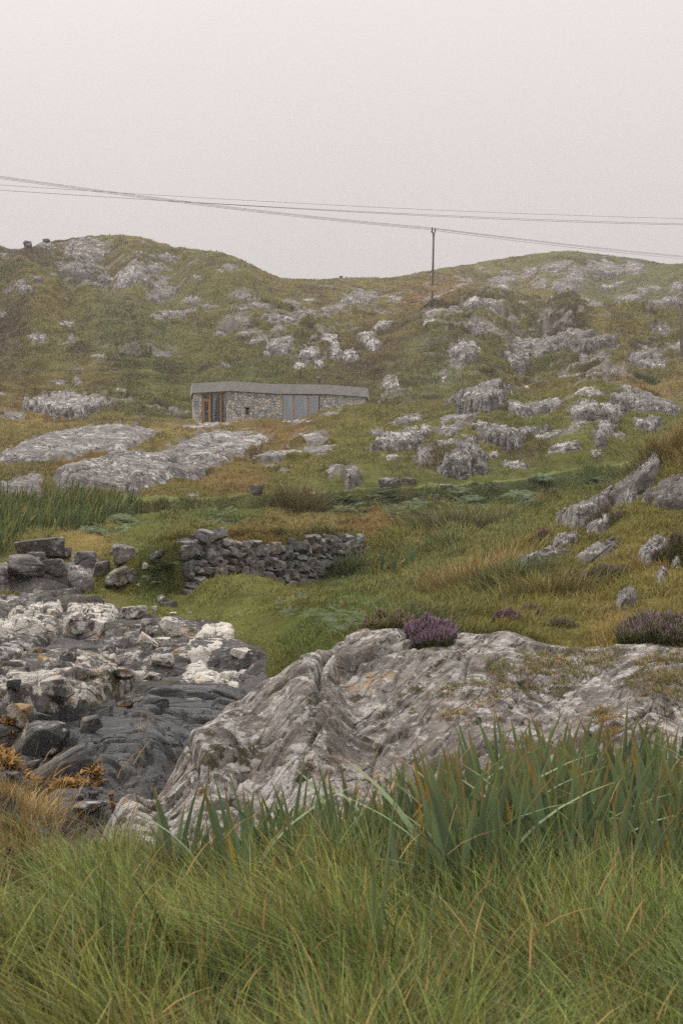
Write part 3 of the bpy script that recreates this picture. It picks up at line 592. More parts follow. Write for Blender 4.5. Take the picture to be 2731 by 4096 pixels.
# vegetation colour: hints read from the place, blended over the ground
G = dict(green=(.072, .1, .024), lawn=(.108, .126, .036), olive=(.135, .125, .036), straw=(.21, .16, .064), rust=(.16, .1, .038), brown=(.065, .047, .027),
         blue=(.09, .118, .046), dark=(.04, .05, .022), peat=(.03, .024, .017), mix=(.108, .112, .03))
HI = [(300, 2200, 'green', .45), (800, 2250, 'olive', .45), (1350, 2250, 'mix', .45), (600, 2050, 'mix', .45), (60, 1880, 'straw', .3), (80, 2020, 'rust', .3), (60, 2110, 'lawn', .07), (160, 2130, 'lawn', .2), (1100, 2100, 'green', .45),
 (1300, 1425, 'olive', .12), (1150, 1385, 'mix', .25), (1120, 1330, 'straw', .35), (1000, 1350, 'green', .25), (1200, 1410, 'olive', .15), (960, 1430, 'dark', .12), (1400, 1440, 'straw', .12),
 (700, 1480, 'green', .1), (500, 1422, 'lawn', .09), (650, 1385, 'mix', .13), (800, 1330, 'blue', .2), (1000, 1270, 'blue', .3), (1150, 1230, 'blue', .35), (860, 1420, 'blue', .15), (560, 1440, 'lawn', .09), (800, 1385, 'green', .18),
 (850, 1208, 'rust', .22), (900, 1250, 'mix', .3), (500, 1228, 'olive', .15), (650, 1175, 'mix', .3), (300, 1205, 'lawn', .08), (200, 1245, 'straw', .12), (1200, 1102, 'lawn', .05), (1400, 1068, 'lawn', .05), (1000, 1118, 'lawn', .05), (700, 1136, 'lawn', .08), (1000, 1150, 'green', .3), (100, 1190, 'blue', .4),
 (450, 1180, 'blue', .25), (330, 1350, 'green', .15), (250, 1385, 'mix', .12), (300, 1290, 'olive', .15), (1250, 1160, 'mix', .25), (1100, 1200, 'olive', .3), (560, 1238, 'rust', .15), (700, 1225, 'straw', .2),
 (1545, 1020, 'straw', .35), (1450, 1210, 'olive', .18), (1300, 1285, 'olive', .2), (1500, 1290, 'straw', .2), (1550, 1140, 'olive', .15), (1450, 1350, 'olive', .18), (1250, 1330, 'olive', .25), (1550, 1220, 'olive', .2),
 (700, 1085, 'olive', .25), (900, 1035, 'mix', .25), (1100, 1005, 'olive', .25), (1300, 920, 'olive', .25), (1200, 960, 'green', .3), (1400, 1030, 'mix', .3), (550, 1095, 'rust', .15), (450, 985, 'straw', .2), (100, 972, 'straw', .2), (650, 990, 'rust', .15), (800, 1000, 'olive', .25), (1500, 905, 'straw', .25), (850, 945, 'olive', .25), (250, 1100, 'rust', .12), (1000, 1146, 'dark', .25), (1250, 1128, 'dark', .2), (720, 1165, 'dark', .2), (1120, 1150, 'green', .25), (850, 1129, 'lawn', .05), (1100, 1106, 'lawn', .05), (1300, 1084, 'lawn', .05), (920, 1150, 'dark', .25), (1130, 1125, 'dark', .2), (1400, 1100, 'green', .2), (500, 1185, 'green', .2), (1350, 1110, 'green', .2), (1200, 1040, 'brown', .3), (1000, 1060, 'brown', .25), (1250, 885, 'olive', .3),
 (300, 745, 'blue', .4), (100, 790, 'mix', .4), (350, 885, 'green', .4), (600, 825, 'green', .4), (200, 905, 'olive', .4), (100, 660, 'olive', .4), (300, 605, 'olive', .4), (500, 645, 'mix', .4), (800, 745, 'olive', .4), (1000, 690, 'rust', .3), (1100, 765, 'mix', .4), (1000, 855, 'blue', .4), (1300, 760, 'brown', .4), (1250, 835, 'blue', .4), (1500, 855, 'mix', .4), (1400, 725, 'olive', .4), (1200, 640, 'olive', .4), (1100, 612, 'olive', .4), (1400, 635, 'blue', .4), (700, 655, 'olive', .4), (850, 652, 'olive', .4), (600, 600, 'olive', .4), (100, 590, 'brown', .4), (550, 740, 'mix', .4), (30, 760, 'brown', .4), (850, 800, 'brown', .4)]
hu = []; hw = []; hc = []; hl = []
for px, py, c, l in HI:
    u, w = cast(P(px, py)); hu.append(u); hw.append(w); hc.append(G[c]); hl.append(l)
hu = np.array(hu); hw = np.array(hw); hc = np.array(hc); hl = np.array(hl)
def blend_hints(u, w):
    c = np.zeros(u.shape + (3,)); l = np.zeros(u.shape); s = np.zeros(u.shape)
    for a, b_, cc, ll in zip(hu, hw, hc, hl):
        k_ = 1.0 / (((u - a) * 9) ** 2 + ((w - b_) * 1.6) ** 2 + 4e-4) ** 1.6
        c += k_[..., None] * cc; l += k_ * ll; s += k_
    return c / s[..., None], l / s
_cu = np.linspace(-.345, .345, 150); _cw = np.linspace(WA[0], WA[-1], 420)
_hc, _hl = blend_hints(*np.meshgrid(_cu, _cw))
def hint(u, w):
    fu = np.clip((u + .345) / .69 * 149, 0, 148.99); fw = np.clip((w - WA[0]) / (WA[-1] - WA[0]) * 419, 0, 418.99)
    i = fu.astype(int); j = fw.astype(int); a = (fu - i)[..., None]; b_ = (fw - j)[..., None]
    c = (_hc[j, i] * (1 - a) + _hc[j, i + 1] * a) * (1 - b_) + (_hc[j + 1, i] * (1 - a) + _hc[j + 1, i + 1] * a) * b_
    return c, _hl[j, i]
def veg_color(u, w):
    """plant cover colour: patches of heather brown, bracken rust, straw tops and blue-green wet grass"""
    y = np.exp(w); x = u * y; c, l = hint(u, w)
    sc = np.clip(y / 60, .12, 1.0) ** .8
    n1 = fbm(x / (7 * sc), y / (7 * sc), 101, 4, .6)[..., None]; n2 = fbm(x / (2.2 * sc), y / (2.2 * sc), 113, 4, .6)[..., None]; n3 = fbm(x / (12 * sc), y / (12 * sc), 131, 4, .55)[..., None]
    far = sstep(80, 120, y)[..., None]
    n4 = fbm(x / (1.5 * sc), y / (1.2 * sc), 149, 4, .6)[..., None]
    c = c * (1 + .4 * n2 + .5 * n4)
    c = c + (np.array(G['brown']) * .75 - c) * sstep(.05, .17, n1 * .55 + n2 * .55 + n4 * .3) * (.2 + .58 * far)
    c = c + (np.array((.15, .155, .07)) - c) * sstep(.06, .28, -(n1 * .5 + n2 * .6)) * (.2 + .35 * far)
    c = c + (np.array(G['blue']) - c) * sstep(.1, .4, n3) * .5 * far
    c = c + (np.array(G['olive']) * 1.15 - c) * sstep(.08, .35, -n3) * .45
    c = c * (1 + far * (np.array((1.02, .9, .95)) - 1))
    c = c + (np.array(G['rust']) - c) * sstep(.3, .5, n2 * .6 - n1 * .6) * .4
    return np.clip(c * np.array((.84, .82, .66)), .005, 1), l
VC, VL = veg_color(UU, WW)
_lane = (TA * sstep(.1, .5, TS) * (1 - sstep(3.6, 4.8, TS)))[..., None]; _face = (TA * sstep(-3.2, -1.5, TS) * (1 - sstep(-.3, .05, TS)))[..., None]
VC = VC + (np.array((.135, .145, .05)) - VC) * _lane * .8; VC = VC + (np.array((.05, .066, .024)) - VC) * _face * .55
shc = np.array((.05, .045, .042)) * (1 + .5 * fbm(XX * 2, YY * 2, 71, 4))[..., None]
GC = VC * (.8 - .5 * (1 - sstep(8, 11, YY)))[..., None] * (1 - SHM[..., None]) + shc * SHM[..., None]  # near ground darkened in colour, painted shade beneath the long grass
_rk = np.clip(1 + .75 * fbm(_a / 1.5, _b / .7, 261, 5, .68), .3, 2)[..., None] * np.array((.15, .134, .124))
GC = GC + (_rk - GC) * RMASK[..., None]
rockside = np.clip(SOFT * 1.2, 0, 1)[..., None]
GC = GC + (np.array((.1, .08, .05)) - GC) * rockside * .5
grid_i = np.arange(NW * NU).reshape(NW, NU)
def land(name, j0, j1):
    sub = np.s_[j0:j1 + 1]; n = j1 + 1 - j0
    V = np.stack([XX[sub], YY[sub], ZZ[sub]], -1).reshape(-1, 3)
    g = np.arange(n * NU).reshape(n, NU)
    F = np.stack([g[:-1, :-1], g[:-1, 1:], g[1:, 1:], g[1:, :-1]], -1).reshape(-1, 4)
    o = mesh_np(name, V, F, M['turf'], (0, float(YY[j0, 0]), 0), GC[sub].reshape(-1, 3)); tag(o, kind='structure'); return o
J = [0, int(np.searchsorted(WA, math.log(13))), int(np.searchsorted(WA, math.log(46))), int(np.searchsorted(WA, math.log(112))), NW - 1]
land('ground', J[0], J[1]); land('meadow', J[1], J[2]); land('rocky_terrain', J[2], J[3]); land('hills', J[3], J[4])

# the same ground carried on past both sides of the view
for sd_, ci in ((-1, 0), (1, NU - 1)):
    j1 = int(np.searchsorted(WA, math.log(75))); js = np.arange(0, j1, 2); st_ = np.linspace(0, 1, 30) ** 1.3
    ex = XX[js, ci][:, None] + sd_ * st_[None] * (6 + .12 * YY[js, ci][:, None]); ey = np.repeat(YY[js, ci][:, None], 30, 1)
    ez = ZZ[js, ci][:, None] + .25 * st_[None] * fbm(ex / 1.6, ey / 1.6, 71, 4) + .3 * st_[None] * sd_
    g_ = np.arange(len(js) * 30).reshape(len(js), 30); F_ = np.stack([g_[:-1, :-1], g_[:-1, 1:], g_[1:, 1:], g_[1:, :-1]], -1).reshape(-1, 4)
    if sd_ < 0: F_ = F_[:, ::-1]
    tag(mesh_np('ground', np.stack([ex, ey, ez], -1).reshape(-1, 3), F_, M['turf'], (float(ex[0, 0]), float(ey[0, 0]), 0), np.repeat(GC[js, ci][:, None], 30, 1).reshape(-1, 3)), kind='structure')

# ------------------------------------------------------------------ outcrops: real lumps of stone rising through the turf
PATCH = []
def patch(name, pts, H, edge, mat, rough, px_w, px_h, front=.6, wts=(.55, .3, .5, .2, 1.0), ol=.28, label=None, cat=None, group=None, seed=0, blk=1.0, strike=.5, fine=1.0, kind=None, gr=1.1):
    pts = np.asarray(pts); u0, w0 = pts.min(0); u1, w1 = pts.max(0); uc, wc = (u0 + u1) / 2, (w0 + w1) / 2; yc = math.exp(wc)
    mu = .12 * (u1 - u0) + edge / yc; mw = .12 * (w1 - w0) + edge / yc
    nu = int(np.clip(px_w * 1.5 * fine, 18, 620)); nw = int(np.clip(px_h * 2.6 * fine, 22, 420))
    ua = np.linspace(u0 - mu, u1 + mu, nu); wa = np.linspace(w0 - mw, w1 + mw, nw)
    U, W = np.meshgrid(ua, wa); Y = np.exp(W); X = U * Y
    lx = (U - uc) * yc; ly = (W - wc) * yc; pl = np.stack([(pts[:, 0] - uc) * yc, (pts[:, 1] - wc) * yc], 1)
    size = max(np.ptp(pl[:, 0]), .3); sm = min(np.ptp(pl[:, 0]), np.ptp(pl[:, 1]))
    q = blk
    wk = .35 if gr < 2 else .12
    wx = wk * q * fbm(lx / q, ly / q, seed + 5, 3); wy = wk * q * fbm(lx / q + 9, ly / q + 4, seed + 6, 3)
    ca, sa = math.cos(strike), math.sin(strike)
    a = (lx + wx) * ca + (ly + wy) * sa; b_ = -(lx + wx) * sa + (ly + wy) * ca      # along / across the grain of the rock
    sd = poly_sd(lx, ly, pl) + ol * sm * fbm(a / (.7 * sm), b_ / (.3 * sm), seed, 5, .6)
    t = sd / edge
    prof = np.where(t > 0, 1 - (1 - np.clip(t, 0, 1)) ** 2, t * 1.2)
    sdep = np.clip((W - w0) / (w1 - w0 + 1e-9), 0, 1)
    lift = H * np.where(t > 0, prof * (1 - front * sdep), np.maximum(prof, -2)) - np.where(t < 0, np.minimum(-t, 2) * .08, 0)
    f1, e1 = facets(a / (1.7 * q * max(1, gr * .7)), b_ / (.8 * q), seed + 1, .8); f2, e2 = facets(a / (.6 * q), b_ / (.3 * q), seed + 2, .8)
    det = wts[0] * f1 + wts[1] * f2 + wts[2] * fbm(a / (gr * q), b_ / (.35 * q), seed + 3, 5, .58) + wts[3] * ridged(a / (.5 * q), b_ / (.16 * q), seed + 4, 3, .55)
    det -= wts[4] * (.35 * (1 - sstep(0, .1, e1)) + .18 * (1 - sstep(0, .12, e2)))
    inside = sstep(-.4, .5, t)
    base = gsample(V0, U, W) * Y
    z = base + lift + rough * det * inside
    if name == 'rock_slab' and seed == 999:
        for g_, dep, wd in grooves:
            gl = np.array([((p_[0] - uc) * yc, (p_[1] - wc) * yc) for p_ in g_]); dd = np.full(lx.shape, 9.0); side = np.zeros(lx.shape)
            for i_ in range(len(gl) - 1):
                e_ = gl[i_ + 1] - gl[i_]; px_ = lx + .25 * wx - gl[i_][0]; py_ = ly + .25 * wy - gl[i_][1]; t_ = np.clip((px_ * e_[0] + py_ * e_[1]) / (e_ @ e_), 0, 1)
                d_ = np.hypot(px_ - e_[0] * t_, py_ - e_[1] * t_); m_ = d_ < dd; side = np.where(m_, np.sign(e_[0] * py_ - e_[1] * px_), side); dd = np.minimum(dd, d_)
            z = z - 1.1 * dep * np.exp(-(dd / (.5 * wd)) ** 2) + side * dep * .5 * np.exp(-dd / (wd * 4.5))
    keep = t > -2.2
    g = np.arange(nu * nw).reshape(nw, nu)
    F = np.stack([g[:-1, :-1], g[:-1, 1:], g[1:, 1:], g[1:, :-1]], -1).reshape(-1, 4)
    kf = keep.ravel()[F].any(1); F = F[kf]
    used = np.unique(F); mp = -np.ones(nu * nw, int); mp[used] = np.arange(len(used))
    V = np.stack([X, Y, z], -1).reshape(-1, 3)[used]
    loc = (uc * yc, yc, float(gsample(V0, uc, wc) * yc))
    o = mesh_np(name, V, mp[F], mat, loc)
    tag(o, label, cat, group, kind)
    PATCH.append((ua, wa, np.where(keep, z, -99)))
    return o
GROOVE = []
def surf(u, w):
    """height of whatever is on top: turf or stone"""
    u = np.asarray(u, float); w = np.asarray(w, float); z = top_of_land(u, w)
    for ua, wa, Zp in PATCH:
        m = (u > ua[0]) & (u < ua[-1]) & (w > wa[0]) & (w < wa[-1])
        if not np.any(m): continue
        fu = np.clip((u - ua[0]) / (ua[1] - ua[0]), 0, len(ua) - 1.001); fw = np.clip((w - wa[0]) / (wa[1] - wa[0]), 0, len(wa) - 1.001)
        i = fu.astype(int); j = fw.astype(int)
        z = np.where(m, np.maximum(z, Zp[j, i]), z)
    return z
GL = {LH: 'weathered pale outcrop among the grass high on the left hill', MS: 'flat pale slab in the grass of the slope behind the house', RS: 'grey rock jutting from the heathery hillside on the right',
      FR: 'hazy outcrop on the farthest hill at right', KN: 'grey lichen-flecked rock on the grassy knoll at right', HF: 'low grey rock showing through the turf below the house',
      'small rocks in the grass of the left slope': 'small rock in the grassy slope at the left edge', 'pale boulders above the house roof': 'pale lichen-covered rock just above the house roof',
      'rocks around the pole on the hillside': 'light rock on the heath below the telegraph pole', 'low rock shelves along the ridge behind the pole': 'thin rock shelf along the ridge behind the telegraph pole',
      'pale slabs on the ridge near the right-hand pole': 'pale slab on the ridge behind the right-hand pole top', 'flat pale rocks at the foot of the house': 'flat pale rock in the grass against the house'}
PXS = 682 / 2731.0
for n_, (g, pts, sh, t, lab, mat, hf, name) in enumerate(OUT):
    sh = np.array(sh); k_ = 1 / 1.12 * PXS
    pw = np.ptp(sh[:, 0]) * k_; ph = np.ptp(sh[:, 1]) * k_
    yc = math.exp(pts[:, 1].mean()); hm = ph / PXS / F_S * yc; wm = pw / PXS / F_S * yc
    small = min(hm, wm)
    H = hf * hm * (.8 if not g in (LH, MS, RS, FR) else .55); fine = 1.0
    pl_ = np.stack([pts[:, 0] * yc, pts[:, 1] * yc], 1); pl_ = pl_ - pl_.mean(0); ev, evec = np.linalg.eigh(pl_.T @ pl_); ax_ = evec[:, 1]; ax_ = ax_ * (1 if ax_[0] > 0 else -1); pca = math.atan2(ax_[1], ax_[0])
    near = yc < 40
    if mat == 'rock_black': o = patch(name, pts, .2, .15, M[mat], .075, pw, ph, .3, (1.7, .8, .1, .0, 2.2), .1, lab, 'rock', g, seed=n_ * 3, blk=.8, strike=.5, fine=1.6); continue
    cliff = hf > .5
    if g == RB:
        patch(name, pts, .2 * hm + .07, max(.09 * small, .05), M[mat], .09, pw, ph, .25, (.6, .4, .6, .5, 1.1), .05 if lab else .2, lab or 'rock on the right bank', 'rock', g, seed=n_ * 3, blk=.5, strike=pca, fine=1.4, gr=2.6); continue
    o = patch(name, pts, H + .03, max((.16 if cliff else .26) * small, .04), M[mat], (min(.2 * small + .04, .6) * (.42 if g == HF else 1)) if not near else min(.14 * small + .03, .16), pw, ph, .75 if cliff else .95, ((.75, .35, .25, .08, 1.2) if yc > 100 else (.7, .4, .4, .15, 1.2)) if not near else (1.15, .55, .3, .15, 1.2), (.5 if yc > 100 else (.12 if g == HF else .32)) if not near else (.04 if lab else .22), lab or GL.get(g, 'grey rock'),
          'rock', g, seed=n_ * 3, blk=np.clip(.3 * wm, .25, 2.0) if not near else .85, strike=pca if (lab or g == HF) else (.3 if not near else .8), fine=1.3 if near else (1.3 if g == HF else 1.0), gr=2.6 if g in (HF, RB) else 1.4)
grooves = []
for g_, dep, wd in [([(1316, 2918), (1249, 3003), (1213, 3070), (1191, 3132)], .07, .035), ([(1146, 2954), (1137, 2998), (1039, 3047), (977, 3079)], .09, .04), ([(1195, 3070), (1146, 3105), (1093, 3128), (1012, 3150), (941, 3190), (923, 3230)], .08, .035),
                    ([(847, 3114), (829, 3168), (789, 3221)], .05, .025), ([(1250, 2850), (1161, 2903), (1053, 2957), (893, 3011), (786, 3046)], .09, .045), ([(1375, 2600), (1286, 2707), (1286, 2770), (1241, 2868), (1116, 2975)], .08, .05),
                    ([(1876, 2652), (1867, 2732)], .05, .03), ([(1331, 2750), (1420, 2679), (1510, 2625), (1643, 2598)], .06, .04), ([(2072, 2830), (1956, 2911), (1831, 2964)], .05, .04), ([(2608, 2839), (2536, 2911), (2402, 2991)], .05, .04),
                    ([(625, 3207), (804, 3136), (982, 3064)], .06, .03), ([(560, 3260), (700, 3230), (850, 3160)], .06, .03), ([(1700, 2700), (1620, 2790), (1480, 2880), (1400, 2980)], .045, .04), ([(1560, 2960), (1500, 3080), (1470, 3200)], .04, .03), ([(1000, 2760), (900, 2850), (760, 2930)], .05, .03)]:
    grooves.append(([cast(S(*q)) for q in g_], dep, wd))
_ga, _gb = np.array(cast(S(786, 3046))), np.array(cast(S(1250, 2850))); SLAB_STRIKE = math.atan2(_gb[1] - _ga[1], _gb[0] - _ga[0])
shb = [q for q in shore]; shb = np.array(shb)
patch('shore_bedrock', shb, .1, .25, M['rock_shoredark'], .15, 260, 190, .2, (1.1, .6, .25, .1, 1.3), .05, 'dark broken bedrock under the boulders of the shore', 'rock', 'rocks along the shore', seed=555, blk=.95, strike=.7, fine=1.2)
slab = patch('rock_slab', slab_pts, .05, .25, M['rock_slab'], .05, 600, 260, .2, (.95, .65, .45, .3, 1.5), .03, 'huge grey whaleback of lichened bedrock behind the irises', 'rock', None, gr=2.0, seed=999, blk=.62, strike=SLAB_STRIKE, fine=1.0)
# where stone really stands clear of the turf
COVER = ((poly_sd(UU, WW, slab_pts) > 0) & (WW < math.log(11.15))).astype(float); print('STRIKE', SLAB_STRIKE)
for ua, wa, Zp in PATCH:
    i0, i1 = np.searchsorted(UA, [ua[0], ua[-1]]); j0, j1 = np.searchsorted(WA, [wa[0], wa[-1]])
    if i1 <= i0 or j1 <= j0: continue
    I_, J_ = np.meshgrid(np.clip(np.searchsorted(ua, UA[i0:i1]), 0, len(ua) - 1), np.clip(np.searchsorted(wa, WA[j0:j1]), 0, len(wa) - 1))
    COVER[j0:j1, i0:i1] = np.maximum(COVER[j0:j1, i0:i1], Zp[J_, I_] > ZZ[j0:j1, i0:i1] - .02)

# ------------------------------------------------------------------ house
def flat(name, c, rough=.7, spec=.3, n=0.0, ns=6, metal=0, bump=0):
    s = NT(name); p = s.pos()
    if n: 
        nn = s.noise(p, ns, 6, .65); col = s.mix(1.0, c, s.ramp(nn, (.3, 1 - n * .6), (.7, 1 + n * .6)), 'MULTIPLY')
        if bump: s.bump(nn, .5, bump)
    else: col = c
    s.bsdf.inputs['Metallic'].default_value = metal
    return s.fin(col, rough, spec)
def masonry_mat():
    s = NT('rubble_stone'); a = s.n('ShaderNodeTexCoord').outputs['UV']
    mp = s.mapping(a, (1.0, 1.45, 1)); wob = s.n('ShaderNodeTexNoise'); s.l(mp, wob.inputs['Vector']); wob.inputs['Scale'].default_value = 2.2
    add = s.n('ShaderNodeVectorMath', operation='MULTIPLY_ADD'); s.l(wob.outputs['Color'], add.inputs[0]); add.inputs[1].default_value = (.28, .22, 0); s.l(mp, add.inputs[2])
    def vor(f):
        x = s.n('ShaderNodeTexVoronoi', feature=f, voronoi_dimensions='2D'); s.l(add.outputs[0], x.inputs['Vector']); x.inputs['Scale'].default_value = 3.4; x.inputs['Randomness'].default_value = .85; return x
    v1 = vor('F1'); ve = vor('DISTANCE_TO_EDGE')
    sp = s.n('ShaderNodeSeparateColor'); s.l(v1.outputs['Color'], sp.inputs[0])
    base = s.ramp(sp.outputs[0], (0.0, (.22, .22, .215)), (.35, (.36, .355, .34)), (.65, (.47, .455, .425)), (.82, (.5, .45, .36)), (.93, (.5, .41, .28)), (1.0, (.62, .6, .57)))
    nn = s.noise(a, 14, 5, .7)
    base = s.mix(1.0, base, s.ramp(nn, (.3, .65), (.7, 1.25)), 'MULTIPLY')
    j = s.ramp(ve.outputs['Distance'], (.0, 0.0), (.055, 1.0))
    c = s.mix(j, (.09, .083, .076), base)
    s.bump(s.math('ADD', s.ramp(ve.outputs['Distance'], (0, 0.0), (.09, 1.0)), s.math('MULTIPLY', nn, .3)), 1.0, .05)
    return s.fin(c, .9, .15)
M['stone'] = masonry_mat()
M['concrete'] = flat('concrete', (.29, .292, .28), .9, .15, .3, 2.2, bump=.01)
M['timber'] = flat('oiled_timber', (.34, .155, .055), .55, .35, .3, 9)
M['cloth'] = flat('curtain_cloth', (.55, .53, .5), .95, .1)
M['inside'] = flat('dark_interior', (.07, .06, .05), .9)
M['pane_floor'] = flat('floor_boards', (.16, .1, .06), .6)
M['flue'] = flat('flue_metal', (.05, .05, .052), .5, .4)
def glass_mat(name, refl):
    s = NT(name); tr = s.n('ShaderNodeBsdfTransparent'); tr.inputs[0].default_value = (.8, .82, .82, 1)
    gl = s.n('ShaderNodeBsdfGlossy'); gl.inputs['Roughness'].default_value = .02; gl.inputs['Color'].default_value = (.9, .95, 1, 1)
    mx = s.n('ShaderNodeMixShader'); mx.inputs[0].default_value = refl; s.l(tr.outputs[0], mx.inputs[1]); s.l(gl.outputs[0], mx.inputs[2]); s.l(mx.outputs[0], s.out.inputs[0]); return s.m
M['glass'] = glass_mat('window_glass', .05); M['glass_r'] = glass_mat('reflective_glass', .24)
def gp(px, d): return np.array([(px - 784) / 3269.0 * d, d])
HPOLY = [gp(437.2, 109.6), gp(441, 105.9), gp(531, 104), gp(634.7, 106.5), gp(753.4, 106.9), gp(843.2, 109.6), gp(847, 113), gp(800, 117), gp(450, 115.5)]
def inset(poly, d):
    n = len(poly); out = []
    for i in range(n):
        p0, p1, p2 = poly[i - 1], poly[i], poly[(i + 1) % n]
        e1 = (p1 - p0) / np.linalg.norm(p1 - p0); e2 = (p2 - p1) / np.linalg.norm(p2 - p1)
        n1 = np.array([-e1[1], e1[0]]); n2 = np.array([-e2[1], e2[0]]); m = n1 + n2; out.append(p1 + m * d / (1e-9 + m @ n1))
    return out
HB, HT, HR = 6.1, 8.86, 9.575
house = empty('house', (float(HPOLY[2][0]), float(HPOLY[2][1]), HB))
tag(house, 'low flat-roofed house of rubble stone with a concrete parapet on the hillside', 'house')
def hm(mb, name, mat, parent=house, **k):
    base = np.array(house.location)
    o = mb.build(name, mat, parent, loc=tuple(base), **k); return o
IN = inset(HPOLY, .14)
def wall_uv(o):
    me = o.data; uv = me.uv_layers.new(name='UVMap')
    for p in me.polygons:
        nx, ny, nz = p.normal
        for li in p.loop_indices:
            co = me.vertices[me.loops[li].vertex_index].co
            t = co.x * -ny + co.y * nx if abs(nz) < .7 else co.x
            uv.data[li].uv = (t + 3.7 * round(nx * 3), co.z if abs(nz) < .7 else co.y)
def lerp(a, b, t): return a + (b - a) * t
walls = MB()
def run(a, b, spans, z0=HB, z1=HT):
    for t0, t1, q0, q1 in spans: walls.slab(lerp(a, b, t0), lerp(a, b, t1), .4, q0, q1)
f1a, f1b, f2b, f3b, f4b = IN[1], IN[2], IN[3], IN[4], IN[5]
SW = (7.16, 7.72)
run(f1a, f1b, [(0, .21, HB, HT), (.87, 1, HB, HT)])
run(f1b, f2b, [(0, .31, HB, HT), (.31, .41, HB, SW[0]), (.31, .41, SW[1], HT), (.41, 1, HB, HT)])
run(f2b, f3b, [(0, .125, HB, HT), (.865, 1, HB, HT), (.125, .865, HB, 6.55)])
run(f3b, f4b, [(0, 1, HB, HT)])
for i in (5, 6, 7, 8, 0): run(IN[i], IN[(i + 1) % 9], [(0, 1, HB, HT)])
ow = hm(walls, 'wall', M['stone']); wall_uv(ow)
# a few squared quoin and lintel stones
lin = MB(); d2 = (f2b - f1b) / np.linalg.norm(f2b - f1b)
for t0, t1, z0, z1 in [(.28, .43, SW[1], SW[1] + .14), (.29, .42, SW[0] - .1, SW[0])]:
    lin.slab(lerp(f1b, f2b, t0), lerp(f1b, f2b, t1), .3, z0, z1, -.03)
hm(lin, 'lintel', flat('lintel_stone', (.27, .255, .23), .9, .15, .3, 8), bevel=.01)
par = MB(); par.prism([tuple(p) for p in HPOLY], HT, HR)
op = hm(par, 'roof', M['concrete'])
cap = MB(); cap.prism([tuple(p) for p in inset(HPOLY, .35)], HR - .02, HR + .012); hm(cap, 'roof_deck', flat('roof_felt', (.2, .2, .19), .9, .2, .2, 3), op)
sh_ = MB(); sh_.prism([tuple(p) for p in inset(HPOLY, .5)], HB + .02, HB + .34); hm(sh_, 'floor', M['pane_floor'])
par_in = MB()
for i in range(9):
    a, b_ = inset(HPOLY, .56)[i], inset(HPOLY, .56)[(i + 1) % 9]
    if i in (5, 6, 7, 8, 0): par_in.slab(a, b_, .05, HB + .34, HT)
m1 = lerp(f1b, f2b, .5) + np.array([.9, 2.6]); par_in.slab(m1 + np.array([-4.2, .6]), m1 + np.array([7.5, 2.0]), .1, HB + .34, HT)
hm(par_in, 'partition', M['inside'])
Z0W = 6.42
def glazing(a, b, fr, zt, zb, mull, gm, cur, door):
    """timber frame between fractions of the face a-b, panes and curtains set back behind it"""
    A = lerp(a, b, fr[0]); B = lerp(a, b, fr[1]); d = (B - A) / np.linalg.norm(B - A); n = np.array([-d[1], d[0]]); Lg = np.linalg.norm(B - A)
    w = MB(); ww_ = .1
    w.slab(A, A + d * .07, .12, zb, zt, .08); w.slab(B - d * .06, B, .12, zb, zt, .08)
    w.slab(A + d * .07, B - d * .06, .115, zt - .09, zt, .083); w.slab(A + d * .07, B - d * .06, .115, zb, zb + .09, .083)
    for m in mull: w.slab(A + d * (m * Lg - ww_ / 2), A + d * (m * Lg + ww_ / 2), .14, zb + .001, zt - .001, .06)
    if door:
        w.slab(A + d * .07, A + d * (mull[0] * Lg - ww_ / 2), .1, zt - .55, zt - .45, .086)
    win = hm(w, 'window', M['timber'], bevel=.008)
    xs = [.07 / Lg] + list(mull) + [1 - .06 / Lg]
    for i in range(len(xs) - 1):
        g_ = MB(); g_.slab(A + d * (xs[i] * Lg + .05 * (i > 0)), A + d * (xs[i + 1] * Lg - .05), .02, zb + .09, zt - .09, .15)
        hm(g_, 'pane', gm, win)
    if door:
        q = MB(); x0, x1 = .075, mull[0] * Lg - .055
        for s0, s1, z0, z1 in [(x0, x0 + .1, zb + .1, zt - .56), (x1 - .1, x1, zb + .1, zt - .56), (x0 + .1, x1 - .1, zt - .66, zt - .56), (x0 + .1, x1 - .1, zb + .1, zb + .26)]:
            q.slab(A + d * s0, A + d * s1, .07, z0, z1, .1)
        dr = hm(q, 'door', M['timber'], bevel=.006)
        kk = MB(); c0 = A + d * (x1 - .05) + n * .06
        kk.tube([(c0[0], c0[1], zb + 1.02), (*(c0 + n * -.03), zb + 1.02), (*(c0 - n * .03 - d * .12), zb + 1.02)], .012, 6); hm(kk, 'handle', flat('steel', (.4, .4, .4), .35, .5, metal=1), dr)
    for c0, c1, dirn in cur:
        V = []; F = []; ns, nz = 24, 18
        for j in range(nz + 1):
            t = j / nz; z = zt - .12 - t * (zt - zb - .45)
            for i in range(ns + 1):
                s_ = i / ns; wdt = (c1 - c0) * Lg * (1 - .72 * min(1, t / .8) ** 1.4)
                x = (c0 * Lg if dirn > 0 else c1 * Lg - wdt) + s_ * wdt
                q = A + d * x + n * (.3 + .03 * math.sin(s_ * 26)); V.append((q[0], q[1], z))
        for j in range(nz):
            for i in range(ns): k_ = j * (ns + 1) + i; F.append((k_, k_ + 1, k_ + ns + 2, k_ + ns + 1))
        mb = MB(); mb.add(V, F); hm(mb, 'curtain', M['cloth'], smooth=True)
glazing(f1a, f1b, (.212, .868), HT - .003, Z0W, [.31, .755], M['glass'], [(.36, .50, 1), (.80, .97, 1)], True)
glazing(f2b, f3b, (.127, .863), HT - .003, 6.553, [.305, .685], M['glass_r'], [(.165, .285, -1), (.545, .665, -1)], False)
